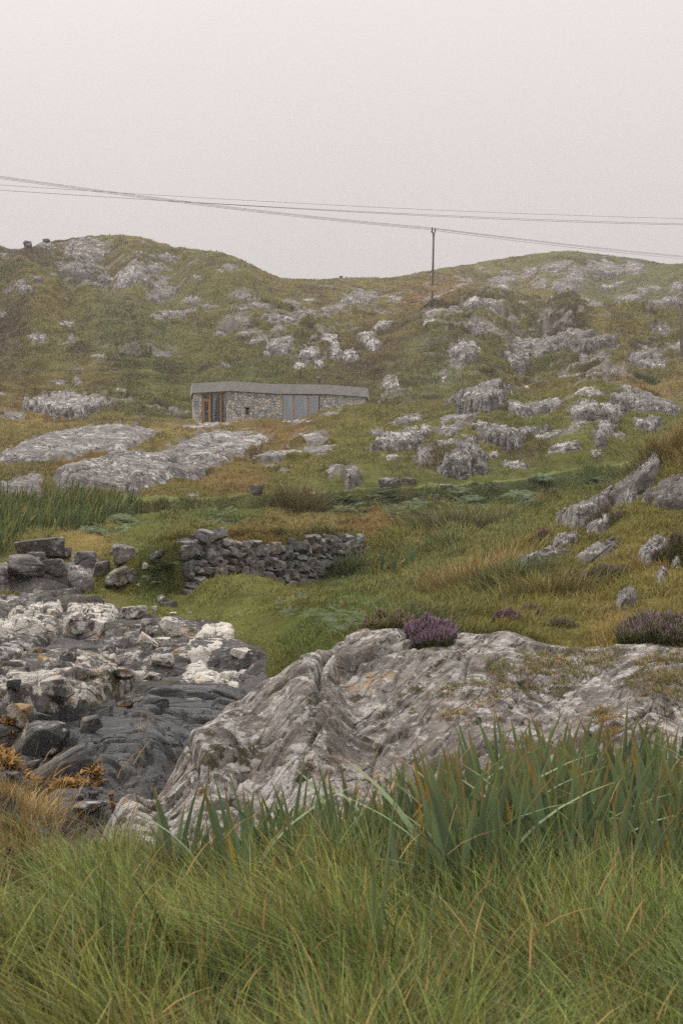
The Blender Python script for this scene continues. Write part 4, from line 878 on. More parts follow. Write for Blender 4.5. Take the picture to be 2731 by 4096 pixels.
A_, B_ = lerp(f1b, f2b, .31), lerp(f1b, f2b, .41); d_ = (B_ - A_) / np.linalg.norm(B_ - A_); sw = MB()
sw.slab(A_ + d_ * .003, A_ + d_ * .12, .06, SW[0] + .002, SW[1] - .002, .22); sw.slab(A_ + d_ * .12, B_ - d_ * .003, .06, SW[0] + .002, SW[0] + .07, .22)
w2 = hm(sw, 'small_window', M['timber'])
sp_ = MB(); sp_.slab(A_ + d_ * .12, B_ - d_ * .003, .02, SW[0] + .07, SW[1] - .002, .24); hm(sp_, 'pane', M['glass'], w2)
fx = gp(732.5, 109.5); fl = MB()
fl.tube([(fx[0], fx[1], HR - .1), (fx[0], fx[1], 10.12)], .11, 16); fl.tube([(fx[0], fx[1], 10.08), (fx[0], fx[1], 10.1), (fx[0], fx[1], 10.34), (fx[0], fx[1], 10.36)], [.15, .19, .19, .16], 16)
hm(fl, 'chimney', M['flue'], smooth=False)

# ------------------------------------------------------------------ poles and wires
M['pole'] = flat('weathered_pole', (.105, .082, .062), .85, .2, .35, 3)
M['iron'] = flat('dark_iron', (.05, .045, .042), .6, .4); M['insul'] = flat('insulator_glaze', (.045, .033, .03), .3, .5)
M['yellow'] = flat('yellow_plate', (.62, .42, .03), .5, .3); M['white'] = flat('white_plate', (.7, .7, .66), .6, .3); M['black'] = flat('black_paint', (.02, .02, .02), .5)
def world_at(sx, sy, d): u, v = S(sx, sy); return np.array([u * d, d, v * d])
def ztop(u, d): return float(surf(np.array([u]), np.array([math.log(d)]))[0])
def sign_plate(root, x, y, z, r, w, hgt):
    pl = MB(); th = w / 2 / r; V = []; F = []
    n = 6
    for q in range(2):
        for i in range(n + 1):
            a = -math.pi / 2 + th * (i / n * 2 - 1)
            for z_ in (z, z + hgt): rr = r + .012 + .006 * q; V.append((x + rr * math.cos(a), y + rr * math.sin(a), z_))
    for i in range(n):
        o = 2 * (n + 1); F += [(o + 2 * i, o + 2 * i + 2, o + 2 * i + 3, o + 2 * i + 1), (2 * i, 2 * i + 1, 2 * i + 3, 2 * i + 2), (2 * i, 2 * i + 2, o + 2 * i + 2, o + 2 * i), (2 * i + 1, o + 2 * i + 1, o + 2 * i + 3, 2 * i + 3)]
    F += [(0, 2 * n + 2, 2 * n + 3, 1), (2 * n, 2 * n + 1, 4 * n + 3, 4 * n + 2)]
    pl.add(V, F); o = pl.build('warning_sign', M['yellow'], root, loc=tuple(root.location))
    # black warning triangle with its bolt
    b2 = MB(); yy = y - r - .026; cz = z + hgt * .62; t_ = w * .36
    tri = [(-t_, -t_ * .8), (t_, -t_ * .8), (0, t_)]
    for i in range(3):
        p0, p1 = tri[i], tri[(i + 1) % 3]; b2.tube([(x + p0[0], yy, cz + p0[1]), (x + p1[0], yy, cz + p1[1])], .012, 4)
    b2.tube([(x + .02, yy, cz + t_ * .4), (x - .02, yy, cz), (x + .025, yy, cz - .01), (x - .01, yy, cz - t_ * .6)], .011, 4)
    for k_ in range(2): b2.tube([(x - t_, yy, z + .05 + .05 * k_), (x + t_, yy, z + .05 + .05 * k_)], .009, 4)
    b2.build('symbol', M['black'], o, loc=tuple(root.location)); return o
# the pole on the hillside
D1 = 171.0; b1 = world_at(1728, 1211, D1); zt1 = world_at(1733, 930, D1)[2]
pb = ztop(b1[0] / D1, D1); pole1 = empty('telegraph_pole', (float(b1[0]), D1, pb))
tag(pole1, 'wooden power pole with a crossarm and two insulators on the hilltop heath', 'pole', 'wooden power poles')
px1 = float(b1[0]); lean = .16
mb = MB(); mb.tube([(px1, D1, pb - .6), (px1, D1, pb), (px1 + lean * .5, D1, (pb + zt1) / 2), (px1 + lean, D1, zt1)], [.145, .14, .13, .115], 14); mb.build('shaft', M['pole'], pole1, loc=tuple(pole1.location), smooth=True)
tx = px1 + lean
mb = MB(); ang = R(62); dx, dy = math.cos(ang), math.sin(ang)
mb.slab(np.array([tx - .5 * dx - .06, D1 - .95 * dy - .16]), np.array([tx + .5 * dx - .06, D1 + .95 * dy - .16]), .09, zt1 - .14, zt1 - .02)
ca = mb.build('crossarm', M['iron'], pole1, loc=tuple(pole1.location))
for sgn in (-1, 1):
    mb = MB(); mb.tube([(tx + sgn * .4 * dx, D1 + sgn * .7 * dy - .12, zt1 - .1), (tx + sgn * .02, D1 - .13, zt1 - .75)], .022, 6); mb.build('brace', M['iron'], pole1, loc=tuple(pole1.location))
INS = []
for ix, iy in ((1727.5, 934), (1739.3, 930)):
    q = world_at(ix, iy, D1); z0 = zt1 - .05; mb = MB(); zs = []; rs = []
    for i in range(6): zs += [z0 + .1 + i * .075, z0 + .14 + i * .075]; rs += [.05, .1]
    zs += [z0 + .57, z0 + .64]; rs += [.05, .03]
    dyo = (q[0] - tx) / dx * dy * .6
    mb.tube([(q[0], D1 + dyo, z0), (q[0], D1 + dyo, z0 + .1)], .02, 6); mb.tube([(q[0], D1 + dyo, z) for z in zs], rs, 12)
    mb.build('insulator', M['insul'], pole1, loc=tuple(pole1.location), smooth=False); INS.append((q[0], D1 + dyo, z0 + .64))
zs1 = world_at(1728, 1158, D1)[2]; sign_plate(pole1, px1 + .02, D1, zs1, .142, .24, .37)
mb = MB(); mb.slab(np.array([px1 - .05, D1 - .155]), np.array([px1 + .06, D1 - .155]), .02, zs1 - .13, zs1 - .04, -.0); mb.build('number_plate', M['white'], pole1, loc=tuple(pole1.location))
zw = world_at(1726, 1103, D1)[2]; mb = MB(); mb.slab(np.array([px1 - .13, D1 - .06]), np.array([px1 - .10, D1 - .13]), .03, zw, zw + .28); mb.build('tag', M['white'], pole1, loc=tuple(pole1.location))
mb = MB(); mb.tube([(px1 + .13, D1 - .05, pb), (px1 + .13, D1 - .05, pb + 3.4)], .02, 6); mb.build('conduit', flat('grey_conduit', (.3, .28, .26), .6), pole1, loc=tuple(pole1.location))
# the pole at the right edge
D2 = 150.0; t2 = world_at(2720.5, 1214, D2); x2 = float(t2[0]); zb2 = ztop(x2 / D2, D2); pole2 = empty('telegraph_pole', (x2, D2, zb2))
tag(pole2, 'plain wooden pole with a capped top at the right edge behind the knoll', 'pole', 'wooden power poles')
xb = x2 + .1
mb = MB(); mb.tube([(xb, D2, zb2 - .6), (xb, D2, zb2), (x2 + .05, D2, (zb2 + t2[2]) / 2), (x2, D2, t2[2] - .1)], [.155, .15, .14, .125], 14); mb.build('shaft', M['pole'], pole2, loc=tuple(pole2.location), smooth=True)
mb = MB(); mb.tube([(x2, D2, t2[2] - .12), (x2, D2, t2[2] - .02), (x2, D2, t2[2] + .12)], [.17, .17, .02], 12); mb.build('cap', M['iron'], pole2, loc=tuple(pole2.location))
zk = world_at(2720, 1227, D2)[2]; mb = MB(); mb.tube([(x2 - .55, D2 - .17, zk + .03), (x2 - .3, D2 - .17, zk - .02), (x2 + .5, D2 - .17, zk - .03)], [.03, .06, .05], 8); mb.build('clamp', M['iron'], pole2, loc=tuple(pole2.location))
zs2 = world_at(2720, 1471, D2)[2]; sign_plate(pole2, x2 + .05, D2, zs2, .146, .2, .46)
for k_, (yy, hh_) in enumerate(((1560, .09), (1556.5, .07), (1548.5, .07), (1474, .07))):
    z_ = world_at(2720, yy, D2)[2]; mb = MB(); w_ = .09 if k_ < 2 else .035
    mb.slab(np.array([x2 + .09 - w_, D2 - .165]), np.array([x2 + .09 + w_, D2 - .165]), .02, z_, z_ + hh_); mb.build('number_plate', M['white'], pole2, loc=tuple(pole2.location))
def wire(label, pts, r, group):
    """pts: (photo x, photo y, distance)"""
    pts = np.array(pts, float); xs = np.linspace(pts[0, 0], pts[-1, 0], 60)
    def cub(col):
        c = np.polyfit((pts[:, 0] - 1365) / 1500, col, min(3, len(pts) - 1)); return np.polyval(c, (xs - 1365) / 1500)
    ys = cub(pts[:, 1]); iv = np.interp(xs, pts[:, 0], 1 / pts[:, 2])
    W_ = np.array([world_at(a, b_, 1 / c) for a, b_, c in zip(xs, ys, iv)])
    mb = MB(); mb.tube(W_, r, 5); o = mb.build('power_line', M['wire'], None, loc=tuple(W_[0]), smooth=True); tag(o, label, 'wire', group); return o
M['wire'] = flat('wire_metal', (.06, .055, .055), .6)
WG = 'overhead wires crossing the sky'
la = lambda c: (c[0] / 1.12, 650 + c[1] / 1.12); ra = lambda c: (1331 + c[0] / 1.12, 750 + c[1] / 1.12)
for off, lab in ((0, 'topmost wire of the three running down to the pole on the hill'), (5, 'middle wire of the three running down to the pole on the hill'), (11, 'lowest wire of the three running down to the pole on the hill')):
    pts = [(-260, 650 + (20 + off) / 1.12, 142)] + [(*la((x, y + off * (1 if x < 100 else .85))), d) for x, y, d in ((0, 60, 148), (500, 131, 154), (1000, 196, 160))] + [(*ra((x, y + off * .9)), d) for x, y, d in ((0, 137, 164), (455, 181, 171))]
    wire(lab, pts, .02, WG)
for off, lab in ((0, 'upper wire running right from the pole towards the far hill'), (4, 'middle wire running right from the pole towards the far hill'), (12, 'lower wire running right from the pole towards the far hill')):
    pts = [(*ra((455, 183 + off * .8)), 171)] + [(*ra((x, y + off)), d) for x, y, d in ((760, 219, 190), (1040, 254, 208), (1568, 307, 250), (1800, 327, 270))]
    wire(lab, pts, .024, WG)
for pl_, lab in (([(0, 99), (500, 135), (1000, 163.5), (1568, 192.5)], 'highest of the three wires passing left to right clear of the hill pole'),):
    wire(lab, [(-260, 722, 150)] + [(*la(c), 155 + c[0] * .012) for c in pl_] + [(*ra(c), 176 + c[0] * .012) for c in ((500, 103.5), (1000, 123), (1568, 138.5))] + [(2950, 879, 205)], .02, WG)
for dy, lab in ((0, 'upper of the close pair of wires under the highest one'), (5, 'lower of the close pair of wires under the highest one')):
    wire(lab, [(-260, 744, 150)] + [(*la((x, y + dy * .3)), 155 + x * .012) for x, y in ((0, 123.5), (700, 169), (1000, 186.5), (1568, 215))] + [(*ra((x, y + dy * (.8 + x / 2000))), 176 + x * .012) for x, y in ((500, 127), (1000, 146.5), (1568, 161))] + [(2950, 901, 205)], .022, WG)
wire('dark cable sagging in front of the slope up to the pole at the right edge', [(-300, 1481, 112), (0, 1481, 116), (536, 1474, 122), (893, 1458, 127), (1331, 1420, 134), (1474, 1408, 136), (2045, 1336, 143), (2712, 1228, 149.8)], .03, WG)

# ------------------------------------------------------------------ loose stones
def ico(n):
    bm = bmesh.new(); bmesh.ops.create_icosphere(bm, subdivisions=n, radius=1); V = np.array([v.co[:] for v in bm.verts]); F = np.array([[v.index for v in f.verts] for f in bm.faces]); bm.free(); return V, F
ICO3, ICO4, ICO5 = ico(3), ico(4), ico(5)
def stone(rg, size, base=ICO4, nchip=7, noise=.03, sharp=60.0):
    """an angular block: a sphere cut by planes, edges slightly worn"""
    V, F = base; pl = []
    for a in range(3):
        for s_ in (-1, 1):
            n = np.zeros(3); n[a] = s_; n += rg.normal(0, .16, 3); pl.append((n / np.linalg.norm(n), rg.uniform(.8, 1.0)))
    for _ in range(nchip): n = rg.normal(0, 1, 3); pl.append((n / np.linalg.norm(n), rg.uniform(.85, 1.15)))
    q = np.stack([np.maximum(V @ n, 1e-3) / d for n, d in pl], 1)
    r = 1 / (np.sum(q ** sharp, 1) ** (1 / sharp))
    X = V * r[:, None]
    r2 = 1 + noise * fbm(X[:, 0] * 2.5 + rg.uniform(0, 50), X[:, 1] * 2.5 + X[:, 2] * 2.1, int(rg.integers(9999)), 5, .65)
    return X * r2[:, None] * np.array(size) / 2, F
def rotz(V, a, tilt=0, roll=0):
    m = np.array((Matrix.Rotation(a, 3, 'Z') @ Matrix.Rotation(tilt, 3, 'Y') @ Matrix.Rotation(roll, 3, 'X'))); return V @ m.T
def boulder(uv, wpx, hpx, mat, label, name='boulder', seed=0, rz=0, tilt=0, roll=0, depth=1.0, sink=.25, group=None, base=ICO5, dd=0):
    """uv aims at the stone's middle; wpx, hpx its size in photo pixels"""
    # it stands where the line of sight to its foot meets turf or stone
    u = uv[0]; vb = uv[1] - (.5 - sink * .6) * hpx / F_S
    ws = np.linspace(math.log(7.6), math.log(345), 2600); sv = surf(np.full(ws.shape, u), ws) / np.exp(ws); kk = np.nonzero(sv >= vb)[0]
    w = ws[kk[0]] if len(kk) else cast(uv)[1]
    y = math.exp(w); w_ = wpx / F_S * y; h_ = hpx / F_S * y
    y += w_ * depth * .3; w = math.log(y)
    rg = np.random.default_rng(seed + 77)
    V, F = stone(rg, (w_, w_ * depth, h_), base, 8, .05); V = rotz(V, rz, tilt, roll)
    z = float(surf(np.array([u]), np.array([w]))[0]); zc = z + h_ * (.5 - sink * .6)
    loc = (u * y, y, z); o = mesh_np(name, V + np.array([u * y, y, zc]), F, mat, loc); tag(o, label, 'rock', group); return o
c12 = lambda *a: [x / 1.12 for x in a]
def bt(t, cx, cy, w, h, mat, label, **k): return boulder(T(t, cx, cy), w / 1.12, h / 1.12, M[mat], label, **k)
bt(4, 170, 612, 200, 84, 'rock_grey', 'big smooth grey boulder beside the reeds at the left', seed=3, depth=.7, sink=.2, group='boulders above the shore')
SHG = 'boulders above the shore'
for i, (cx, cy, w, h, lab) in enumerate([(285, 640, 92, 56, 'rounded grey boulder on top of the bedrock wall'), (388, 668, 115, 92, 'lopsided boulder with a pale top at the right end of the bedrock wall'), (165, 655, 80, 54, 'small boulder at the left of the turf on the bedrock wall'),
    (110, 772, 175, 96, 'squarish block in the face of the bedrock wall at left'), (245, 738, 120, 80, 'grey block in the middle of the bedrock wall'), (375, 772, 110, 84, 'leaning block under the lopsided boulder'), (455, 715, 62, 76, 'narrow block at the right end of the bedrock wall'),
    (560, 650, 115, 84, 'two-toned boulder with a white cap on the grass'), (530, 770, 120, 80, 'brown-grey boulder low on the grass left of the stone wall'), (590, 755, 56, 70, 'upright stone beside the brown-grey boulder'), (703, 673, 74, 34, 'pale flat stone lying aslant left of the stone wall'),
    (655, 712, 26, 30, 'small white stone on the grass left of the wall'), (620, 782, 14, 16, 'tiny white pebble on the grass left of the wall'), (728, 848, 48, 46, 'grey boulder at the bottom left corner of the stone wall'), (765, 862, 60, 30, 'flat dark stone at the foot of the stone wall'), (510, 632, 40, 24, 'little brown stone left of the white-capped boulder'),
    (780, 902, 34, 14, 'flat white stone on the turf below the wall'), (850, 898, 16, 12, 'white pebble on the turf below the wall')]):
    bt(4, cx, cy, w, h, 'rock_white' if 'white' in lab and w < 40 else ('rock_bank' if 'two-toned' in lab or 'brown' in lab else 'rock_grey'), lab, seed=20 + i, group=SHG, tilt=RNG.normal(0, .2), rz=RNG.uniform(-.5, .5), depth=.8, sink=.3, base=ICO4)
SHB = 'lichened rocks on the shore'
for i, (cx, cy, w, h, m, lab) in enumerate([(332, 195, 92, 95, 'rock_lichen', 'white-speckled boulder beside the mottled rock'), (440, 178, 92, 70, 'rock_lichen', 'dark boulder with white top in the shore boulder row'), (600, 128, 110, 60, 'rock_lichen', 'white-spotted block at the right end of the boulder row'), (690, 104, 30, 40, 'rock_lichen', 'small pale stone at the end of the boulder row'),
    (655, 190, 60, 100, 'rock_lichen', 'tall leaning white-streaked stone by the turf edge'), (765, 190, 95, 110, 'rock_lichen', 'blocky white-lichened stone under the turf edge'), (725, 335, 110, 66, 'rock_lichen', 'rounded speckled boulder above the white slab'), (660, 250, 100, 60, 'rock_lichen', 'low white-patched boulder among the shore rocks'), (580, 330, 90, 50, 'rock_lichen', 'flat lichened rock left of the rounded boulder'),
    (740, 250, 80, 50, 'rock_lichen', 'pale rock below the blocky stone'), (1090, 300, 110, 46, 'rock_lichen', 'dark rock with white spots set in the green turf'), (690, 400, 80, 50, 'rock_shore', 'crusted rock at the end of the jagged ridge'), (560, 525, 70, 30, 'rock_shore', 'low crusted rock beside the black flats'), (530, 415, 110, 50, 'rock_shore', 'yellow-crusted hump on the jagged ridge'), (260, 560, 130, 130, 'rock_shore', 'big yellow-crusted block of the jagged ridge'),
    (90, 590, 110, 120, 'rock_shore', 'sloping crusted block at the left frame edge'), (160, 590, 110, 70, 'rock_black', 'smooth dark slab face between the crusted blocks'), (60, 455, 60, 50, 'rock_black', 'smooth grey block beside the rock pool')]):
    bt(6, cx, cy, w, h, m, lab, seed=60 + i, group=SHB, tilt=RNG.normal(0, .25), rz=RNG.uniform(-.6, .6), depth=.9, sink=.35)
BLG = 'dark boulders in the inlet'
M['rock_wet'] = rock_mat('rock_wet', (.05, .048, .048), (.15, .142, .132), .4, .0, .02, 0, rot=.9)
bt(6, 198, 715, 215, 150, 'rock_wet', 'rounded dark grey boulder on the inlet floor', seed=5, group=BLG, depth=.8, sink=.2, tilt=.1)
bt(6, 265, 845, 310, 125, 'rock_wet', 'long angular dark block lying tilted on the inlet floor', seed=14, group=BLG, depth=.6, sink=.1, tilt=-.5, rz=.35)
bt(6, 410, 622, 110, 74, 'rock_wet', 'dark boulder in the cleft behind the flats', seed=9, group=BLG, depth=.8, sink=.3, tilt=-.3)
for i, (cx, cy, w, h, lab) in enumerate([(150, 805, 50, 44, 'small dark stone between the two big inlet boulders'), (360, 950, 44, 22, 'small reddish stone in front of the long block'), (420, 935, 50, 26, 'brown stone right of the long block'), (440, 895, 34, 16, 'flat pale stone at the foot of the flats'), (60, 905, 60, 26, 'flat dark stone on the seaweed'), (380, 1000, 150, 46, 'flat dark ledge in front of the seaweed'), (130, 885, 50, 30, 'dark stone at the edge of the seaweed')]):
    bt(6, cx, cy, w, h, 'rock_wet', lab, seed=120 + i, group=BLG, rz=RNG.uniform(-1, 1), depth=.9, sink=.3, base=ICO4)
KNB = 'boulders beside the grass track'
for i, (t, cx, cy, w, h, lab) in enumerate([(5, 255, 536, 96, 56, 'wedge-shaped pale boulder at the top edge of the grass track'), (5, 340, 538, 64, 40, 'smaller dome-shaped boulder at the top edge of the grass track'), (4, 1150, 357, 58, 48, 'angular grey boulder alone in the grass below the house'), (5, 512, 554, 60, 18, 'flat dark stone sunk in the grass track'), (5, 465, 605, 26, 24, 'little grey stone in the bank under the track'), (5, 405, 615, 22, 30, 'upright grey stone in the bank under the track')]):
    bt(t, cx, cy, w, h, 'rock_mid', lab, seed=150 + i, group=KNB, depth=.8, sink=.25, base=ICO4)
bt(4, 1392, 367, 38, 12, 'rock_white', 'small white marker stone at the track edge', name='marker_stone', seed=170, base=ICO4)
SKB = 'boulders on the skyline'
for cx, cy, w, h, t, lab in [(125, 137, 36, 30, 1, 'round boulder on the skyline of the left hill'), (210, 124, 34, 18, 1, 'flat boulder on the skyline right of the round one'), (37, 275, 18, 16, 2, 'small block on the skyline in the saddle between the hills')]:
    bt(t, cx, cy + 6, w, h, 'rock_far', lab, seed=int(cx), group=SKB, base=ICO4, sink=.1)

# ------------------------------------------------------------------ dry stone wall
def dry_wall():
    rg = np.random.default_rng(12); A, Bq = WALL_A, WALL_B
    d = Bq - A; Lw = np.linalg.norm(d); d /= Lw; n = np.array([d[1], -d[0]])   # n faces the camera
    Vs = []; Fs = []; Cs = []; k = 0; z0 = -1.95; 
    z = z0
    while z < -.3:
        hc_ = rg.uniform(.1, .2); x = .4 - rg.uniform(0, .15)
        while x < Lw:
            w = rg.uniform(.12, .36); 
            if rg.random() < .12: w *= 1.4
            hh = hc_ * rg.uniform(.85, 1.35); s_ = (x + w / 2) / Lw
            top = -.52 - .06 * s_ + .1 * math.sin(s_ * 9) ; left = .05 + .5 * max(0, (z - z0)) * .25
            if z + hh * .4 < top - .08 and x > .25 + .5 * max(0, z + .9):
                V, F = stone(rg, (w * 1.22, .42, hh * 1.24), ICO3, 5, .02, 90)
                V = rotz(V, rg.normal(0, .2), rg.normal(0, .16), rg.normal(0, .2))
                batter = .14 * (z - z0)
                c = A + d * (x + w / 2) - n * (batter + rg.uniform(-.06, .06))
                V2 = np.stack([c[0] + V[:, 0] * d[0] - V[:, 1] * n[0], c[1] + V[:, 0] * d[1] - V[:, 1] * n[1], z + hh / 2 + V[:, 2] + rg.normal(0, .02)], 1)
                g = rg.uniform(.55, 1.25); tint = np.array([.125, .12, .115]) if rg.random() < .85 else np.array([.15, .122, .105])
                Vs.append(V2); Fs.append(F + k); k += len(V2); Cs.append(np.tile(tint * g, (len(V2), 1)))
            x += w
        z += hc_
    o = mesh_np('dry_stone_wall', np.vstack(Vs), np.vstack(Fs), M['wallstone'], (float(A[0]), float(A[1]), z0), np.vstack(Cs), None, False)
    tag(o, 'dark dry stone retaining wall set into the green bank', 'stone wall')
    # packed earth and hearting behind the stones
    mb = MB(); q0 = A - n * .5 + d * .2; q1 = Bq - n * .5; mb.slab(q0, q1, .5, z0 - .3, -.75); e = mb.build('hearting', M['peat'], o, loc=tuple(o.location))
M['wallstone'] = col_mat('wall_stone', .85, 9, .6, .03); M['peat'] = flat('peat', (.035, .028, .022), .95, .1, .4, 6)
dry_wall()

# ------------------------------------------------------------------ iron stake, rock pool, seaweed
q = castxyz(P(266, 1868)); u_, w_ = cast(P(266, 1868)); y_ = float(q[1]); zz = float(surf(np.array([u_]), np.array([w_]))[0])
mb = MB(); x_ = float(q[0]); st = []
for i in range(14): st.append((x_ - .022 * i / 13 * 1.2, y_, zz - .03 + .155 * i / 13))
mb.tube(st, [.0125 + .0022 * (i % 2) for i in range(13)] + [.019], 10)
stake = mb.build('iron_stake', flat('rusty_iron', (.09, .04, .025), .9, .2, .5, 60, bump=.002), None, loc=(x_, y_, zz)); tag(stake, 'rusty iron stake standing upright in the near rock slab', 'stake')
pu, pw = cast(T(6, 30, 487)); py_ = math.exp(pw); pz = float(surf(np.array([pu]), np.array([pw]))[0]) + .015
V = []; n = 28
for i in range(n): a = 2 * math.pi * i / n; r = 1 + .25 * math.sin(3 * a + 1); V.append((pu * py_ + .34 * r * math.cos(a) - .1, py_ + .5 * r * math.sin(a), pz))
mb = MB(); mb.add(V, [tuple(range(n))]); pool = mb.build('rock_pool', flat('pool_water', (.035, .035, .02), .05, .6), None, loc=V[0]); tag(pool, kind='structure')

# ------------------------------------------------------------------ blades, sprigs and leaves
def arr_mesh(name, V, F, C, mat, loc, smooth=True): return mesh_np(name, V, F, mat, loc, C, None, smooth)
def blades(Pt, L, Wd, az, lean, bend, C0, C1, seg=3, face=None):
    """arched tapering blades; every array is per blade"""
    N = len(Pt); d = np.stack([np.cos(az), np.sin(az), np.zeros(N)], 1)
    fa = az + np.pi / 2 + RNG.normal(0, .7, N) if face is None else face
    sd = np.stack([np.cos(fa), np.sin(fa), np.zeros(N)], 1)
    ts = np.linspace(0, 1, seg + 1); V = np.empty((N, 2 * seg + 1, 3)); C = np.empty((N, 2 * seg + 1, 3))
    for i, t in enumerate(ts):
        hz = L * (lean * t + bend * t * t); up = L * (t - .42 * np.minimum(bend, 1.6) * t ** 2.2)
        c = Pt + d * hz[:, None] + np.array([0, 0, 1.0]) * up[:, None]; w = Wd * (1 - t ** 1.6) * (.75 + .5 * t if i else .8)
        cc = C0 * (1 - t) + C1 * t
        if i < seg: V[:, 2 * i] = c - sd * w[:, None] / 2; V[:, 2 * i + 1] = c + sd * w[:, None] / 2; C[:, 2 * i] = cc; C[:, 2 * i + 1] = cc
        else: V[:, 2 * i] = c; C[:, 2 * i] = cc
    f = []
    for i in range(seg):
        a, b_, c_, d_ = 2 * i, 2 * i + 1, 2 * i + 3, 2 * i + 2
        if i < seg - 1: f += [(a, b_, c_), (a, c_, d_)]
        else: f += [(a, b_, 2 * seg)]
    F = (np.array(f)[None] + (np.arange(N) * (2 * seg + 1))[:, None, None]).reshape(-1, 3)
    return V.reshape(-1, 3), F, C.reshape(-1, 3)
def stack(parts):
    Vs, Fs, Cs, n = [], [], [], 0
    for V, F, C in parts: Vs.append(V); Fs.append(F + n); Cs.append(C); n += len(V)
    return np.vstack(Vs), np.vstack(Fs), np.vstack(Cs)
# where a cell of land shows from the path in front: weight seeds by that, with a floor for what lies behind
slope = np.gradient(ZZ / YY, axis=0); cell = np.clip(slope, 0, None) + .12 * np.gradient(WA)[:, None] * .1
vis = np.maximum.accumulate(np.where(WW > math.log(6.2), ZZ / YY, -1), axis=0)
seen = (ZZ / YY >= np.vstack([vis[:1], vis[:-1]]) - .004 - .25 / YY)
def seeds(n, ymin, ymax, extra=None, rg=RNG):
    m = (YY > ymin) & (YY < ymax) & (np.abs(UU) < .335)
    wgt = np.where(m, cell * np.where(seen, 1, .06), 0) * (1 - np.clip(COVER + .85 * RMASK, 0, 1) * .985) * (1 - SHM) ** 2
    if extra is not None: wgt = wgt * extra
    c = np.cumsum(wgt.ravel()); k = np.searchsorted(c, rg.random(n) * c[-1]); k = np.minimum(k, NW * NU - 1)
    j, i = np.divmod(k, NU); fi = np.clip(i + rg.random(n) - .5, 0, NU - 1); fj = np.clip(j + rg.random(n) - .5, 0, NW - 1)
    return np.interp(fi, np.arange(NU), UA), np.interp(fj, np.arange(NW), WA)
def wind(x, y, sc, seed): return 1.2 + 2.4 * fbm(x / sc, y / sc, seed, 3)
def grass_cover(name, n, y0, y1, seg, wpx, lscale, dry=.15, lmin=0.05, extra=None, label=None):
    u, w = seeds(n, y0, y1, extra); y = np.exp(w); x = u * y; z = top_of_land(u, w)
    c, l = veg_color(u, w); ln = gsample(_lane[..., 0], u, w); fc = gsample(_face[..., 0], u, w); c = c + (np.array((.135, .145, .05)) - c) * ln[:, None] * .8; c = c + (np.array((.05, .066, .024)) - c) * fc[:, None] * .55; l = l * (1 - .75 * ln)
    tuft = np.clip(.75 + 1.0 * fbm(x / (.02 * y ** .9 + .25), y / (.02 * y ** .9 + .25), 303, 3), .25, 1.8)
    L = np.maximum(l * lscale * tuft * RNG.uniform(.55, 1.25, n), lmin)
    rv = RNG.random(n)[:, None]; j = RNG.normal(1, .22, n)[:, None]
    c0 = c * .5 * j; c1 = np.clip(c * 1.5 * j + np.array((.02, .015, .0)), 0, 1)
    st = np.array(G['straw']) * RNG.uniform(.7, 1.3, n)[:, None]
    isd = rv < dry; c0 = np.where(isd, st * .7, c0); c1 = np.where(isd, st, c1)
    az = wind(x, y, .06 * y + 1.0, 401) + RNG.normal(0, .8, n)
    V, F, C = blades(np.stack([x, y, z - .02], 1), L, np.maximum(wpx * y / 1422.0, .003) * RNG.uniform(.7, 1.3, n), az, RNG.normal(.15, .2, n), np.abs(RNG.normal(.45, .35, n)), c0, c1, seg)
    o = arr_mesh(name, V, F, C, M['veg'], (0, float(y0), 0)); tag(o, label, None, None, 'stuff'); return o
def wall_turf():
    rg = np.random.default_rng(52); n = 5200; s_ = rg.uniform(.5, WALL_L + .3, n); q = -rg.uniform(.28, 1.0, n) ** 1.0
    xy = WALL_A + (WALL_B - WALL_A) / WALL_L * s_[:, None] + _n * q[:, None]; u, w = xy[:, 0] / xy[:, 1], np.log(xy[:, 1]); z = surf(u, w)
    c = np.where((rg.random(n) < .45)[:, None], np.array((.2, .13, .05)), np.array((.11, .115, .035))) * rg.uniform(.6, 1.3, n)[:, None]
    V, F, C = blades(np.stack([xy[:, 0], xy[:, 1], z - .02], 1), rg.uniform(.12, .34, n), np.full(n, .02), rg.normal(-1.5, .8, n), np.abs(rg.normal(.3, .2, n)), np.abs(rg.normal(.7, .4, n)), c * .6, c * 1.25, 3)
    tag(arr_mesh('wall_top_grass', V, F, C, M['veg'], (-2, 30, -.6)), None, None, None, 'stuff')
wall_turf()
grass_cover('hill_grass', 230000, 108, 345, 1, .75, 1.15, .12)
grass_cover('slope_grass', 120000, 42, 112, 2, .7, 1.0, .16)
grass_cover('meadow_grass', 168000, 9, 44, 3, .75, 1.0, .14)
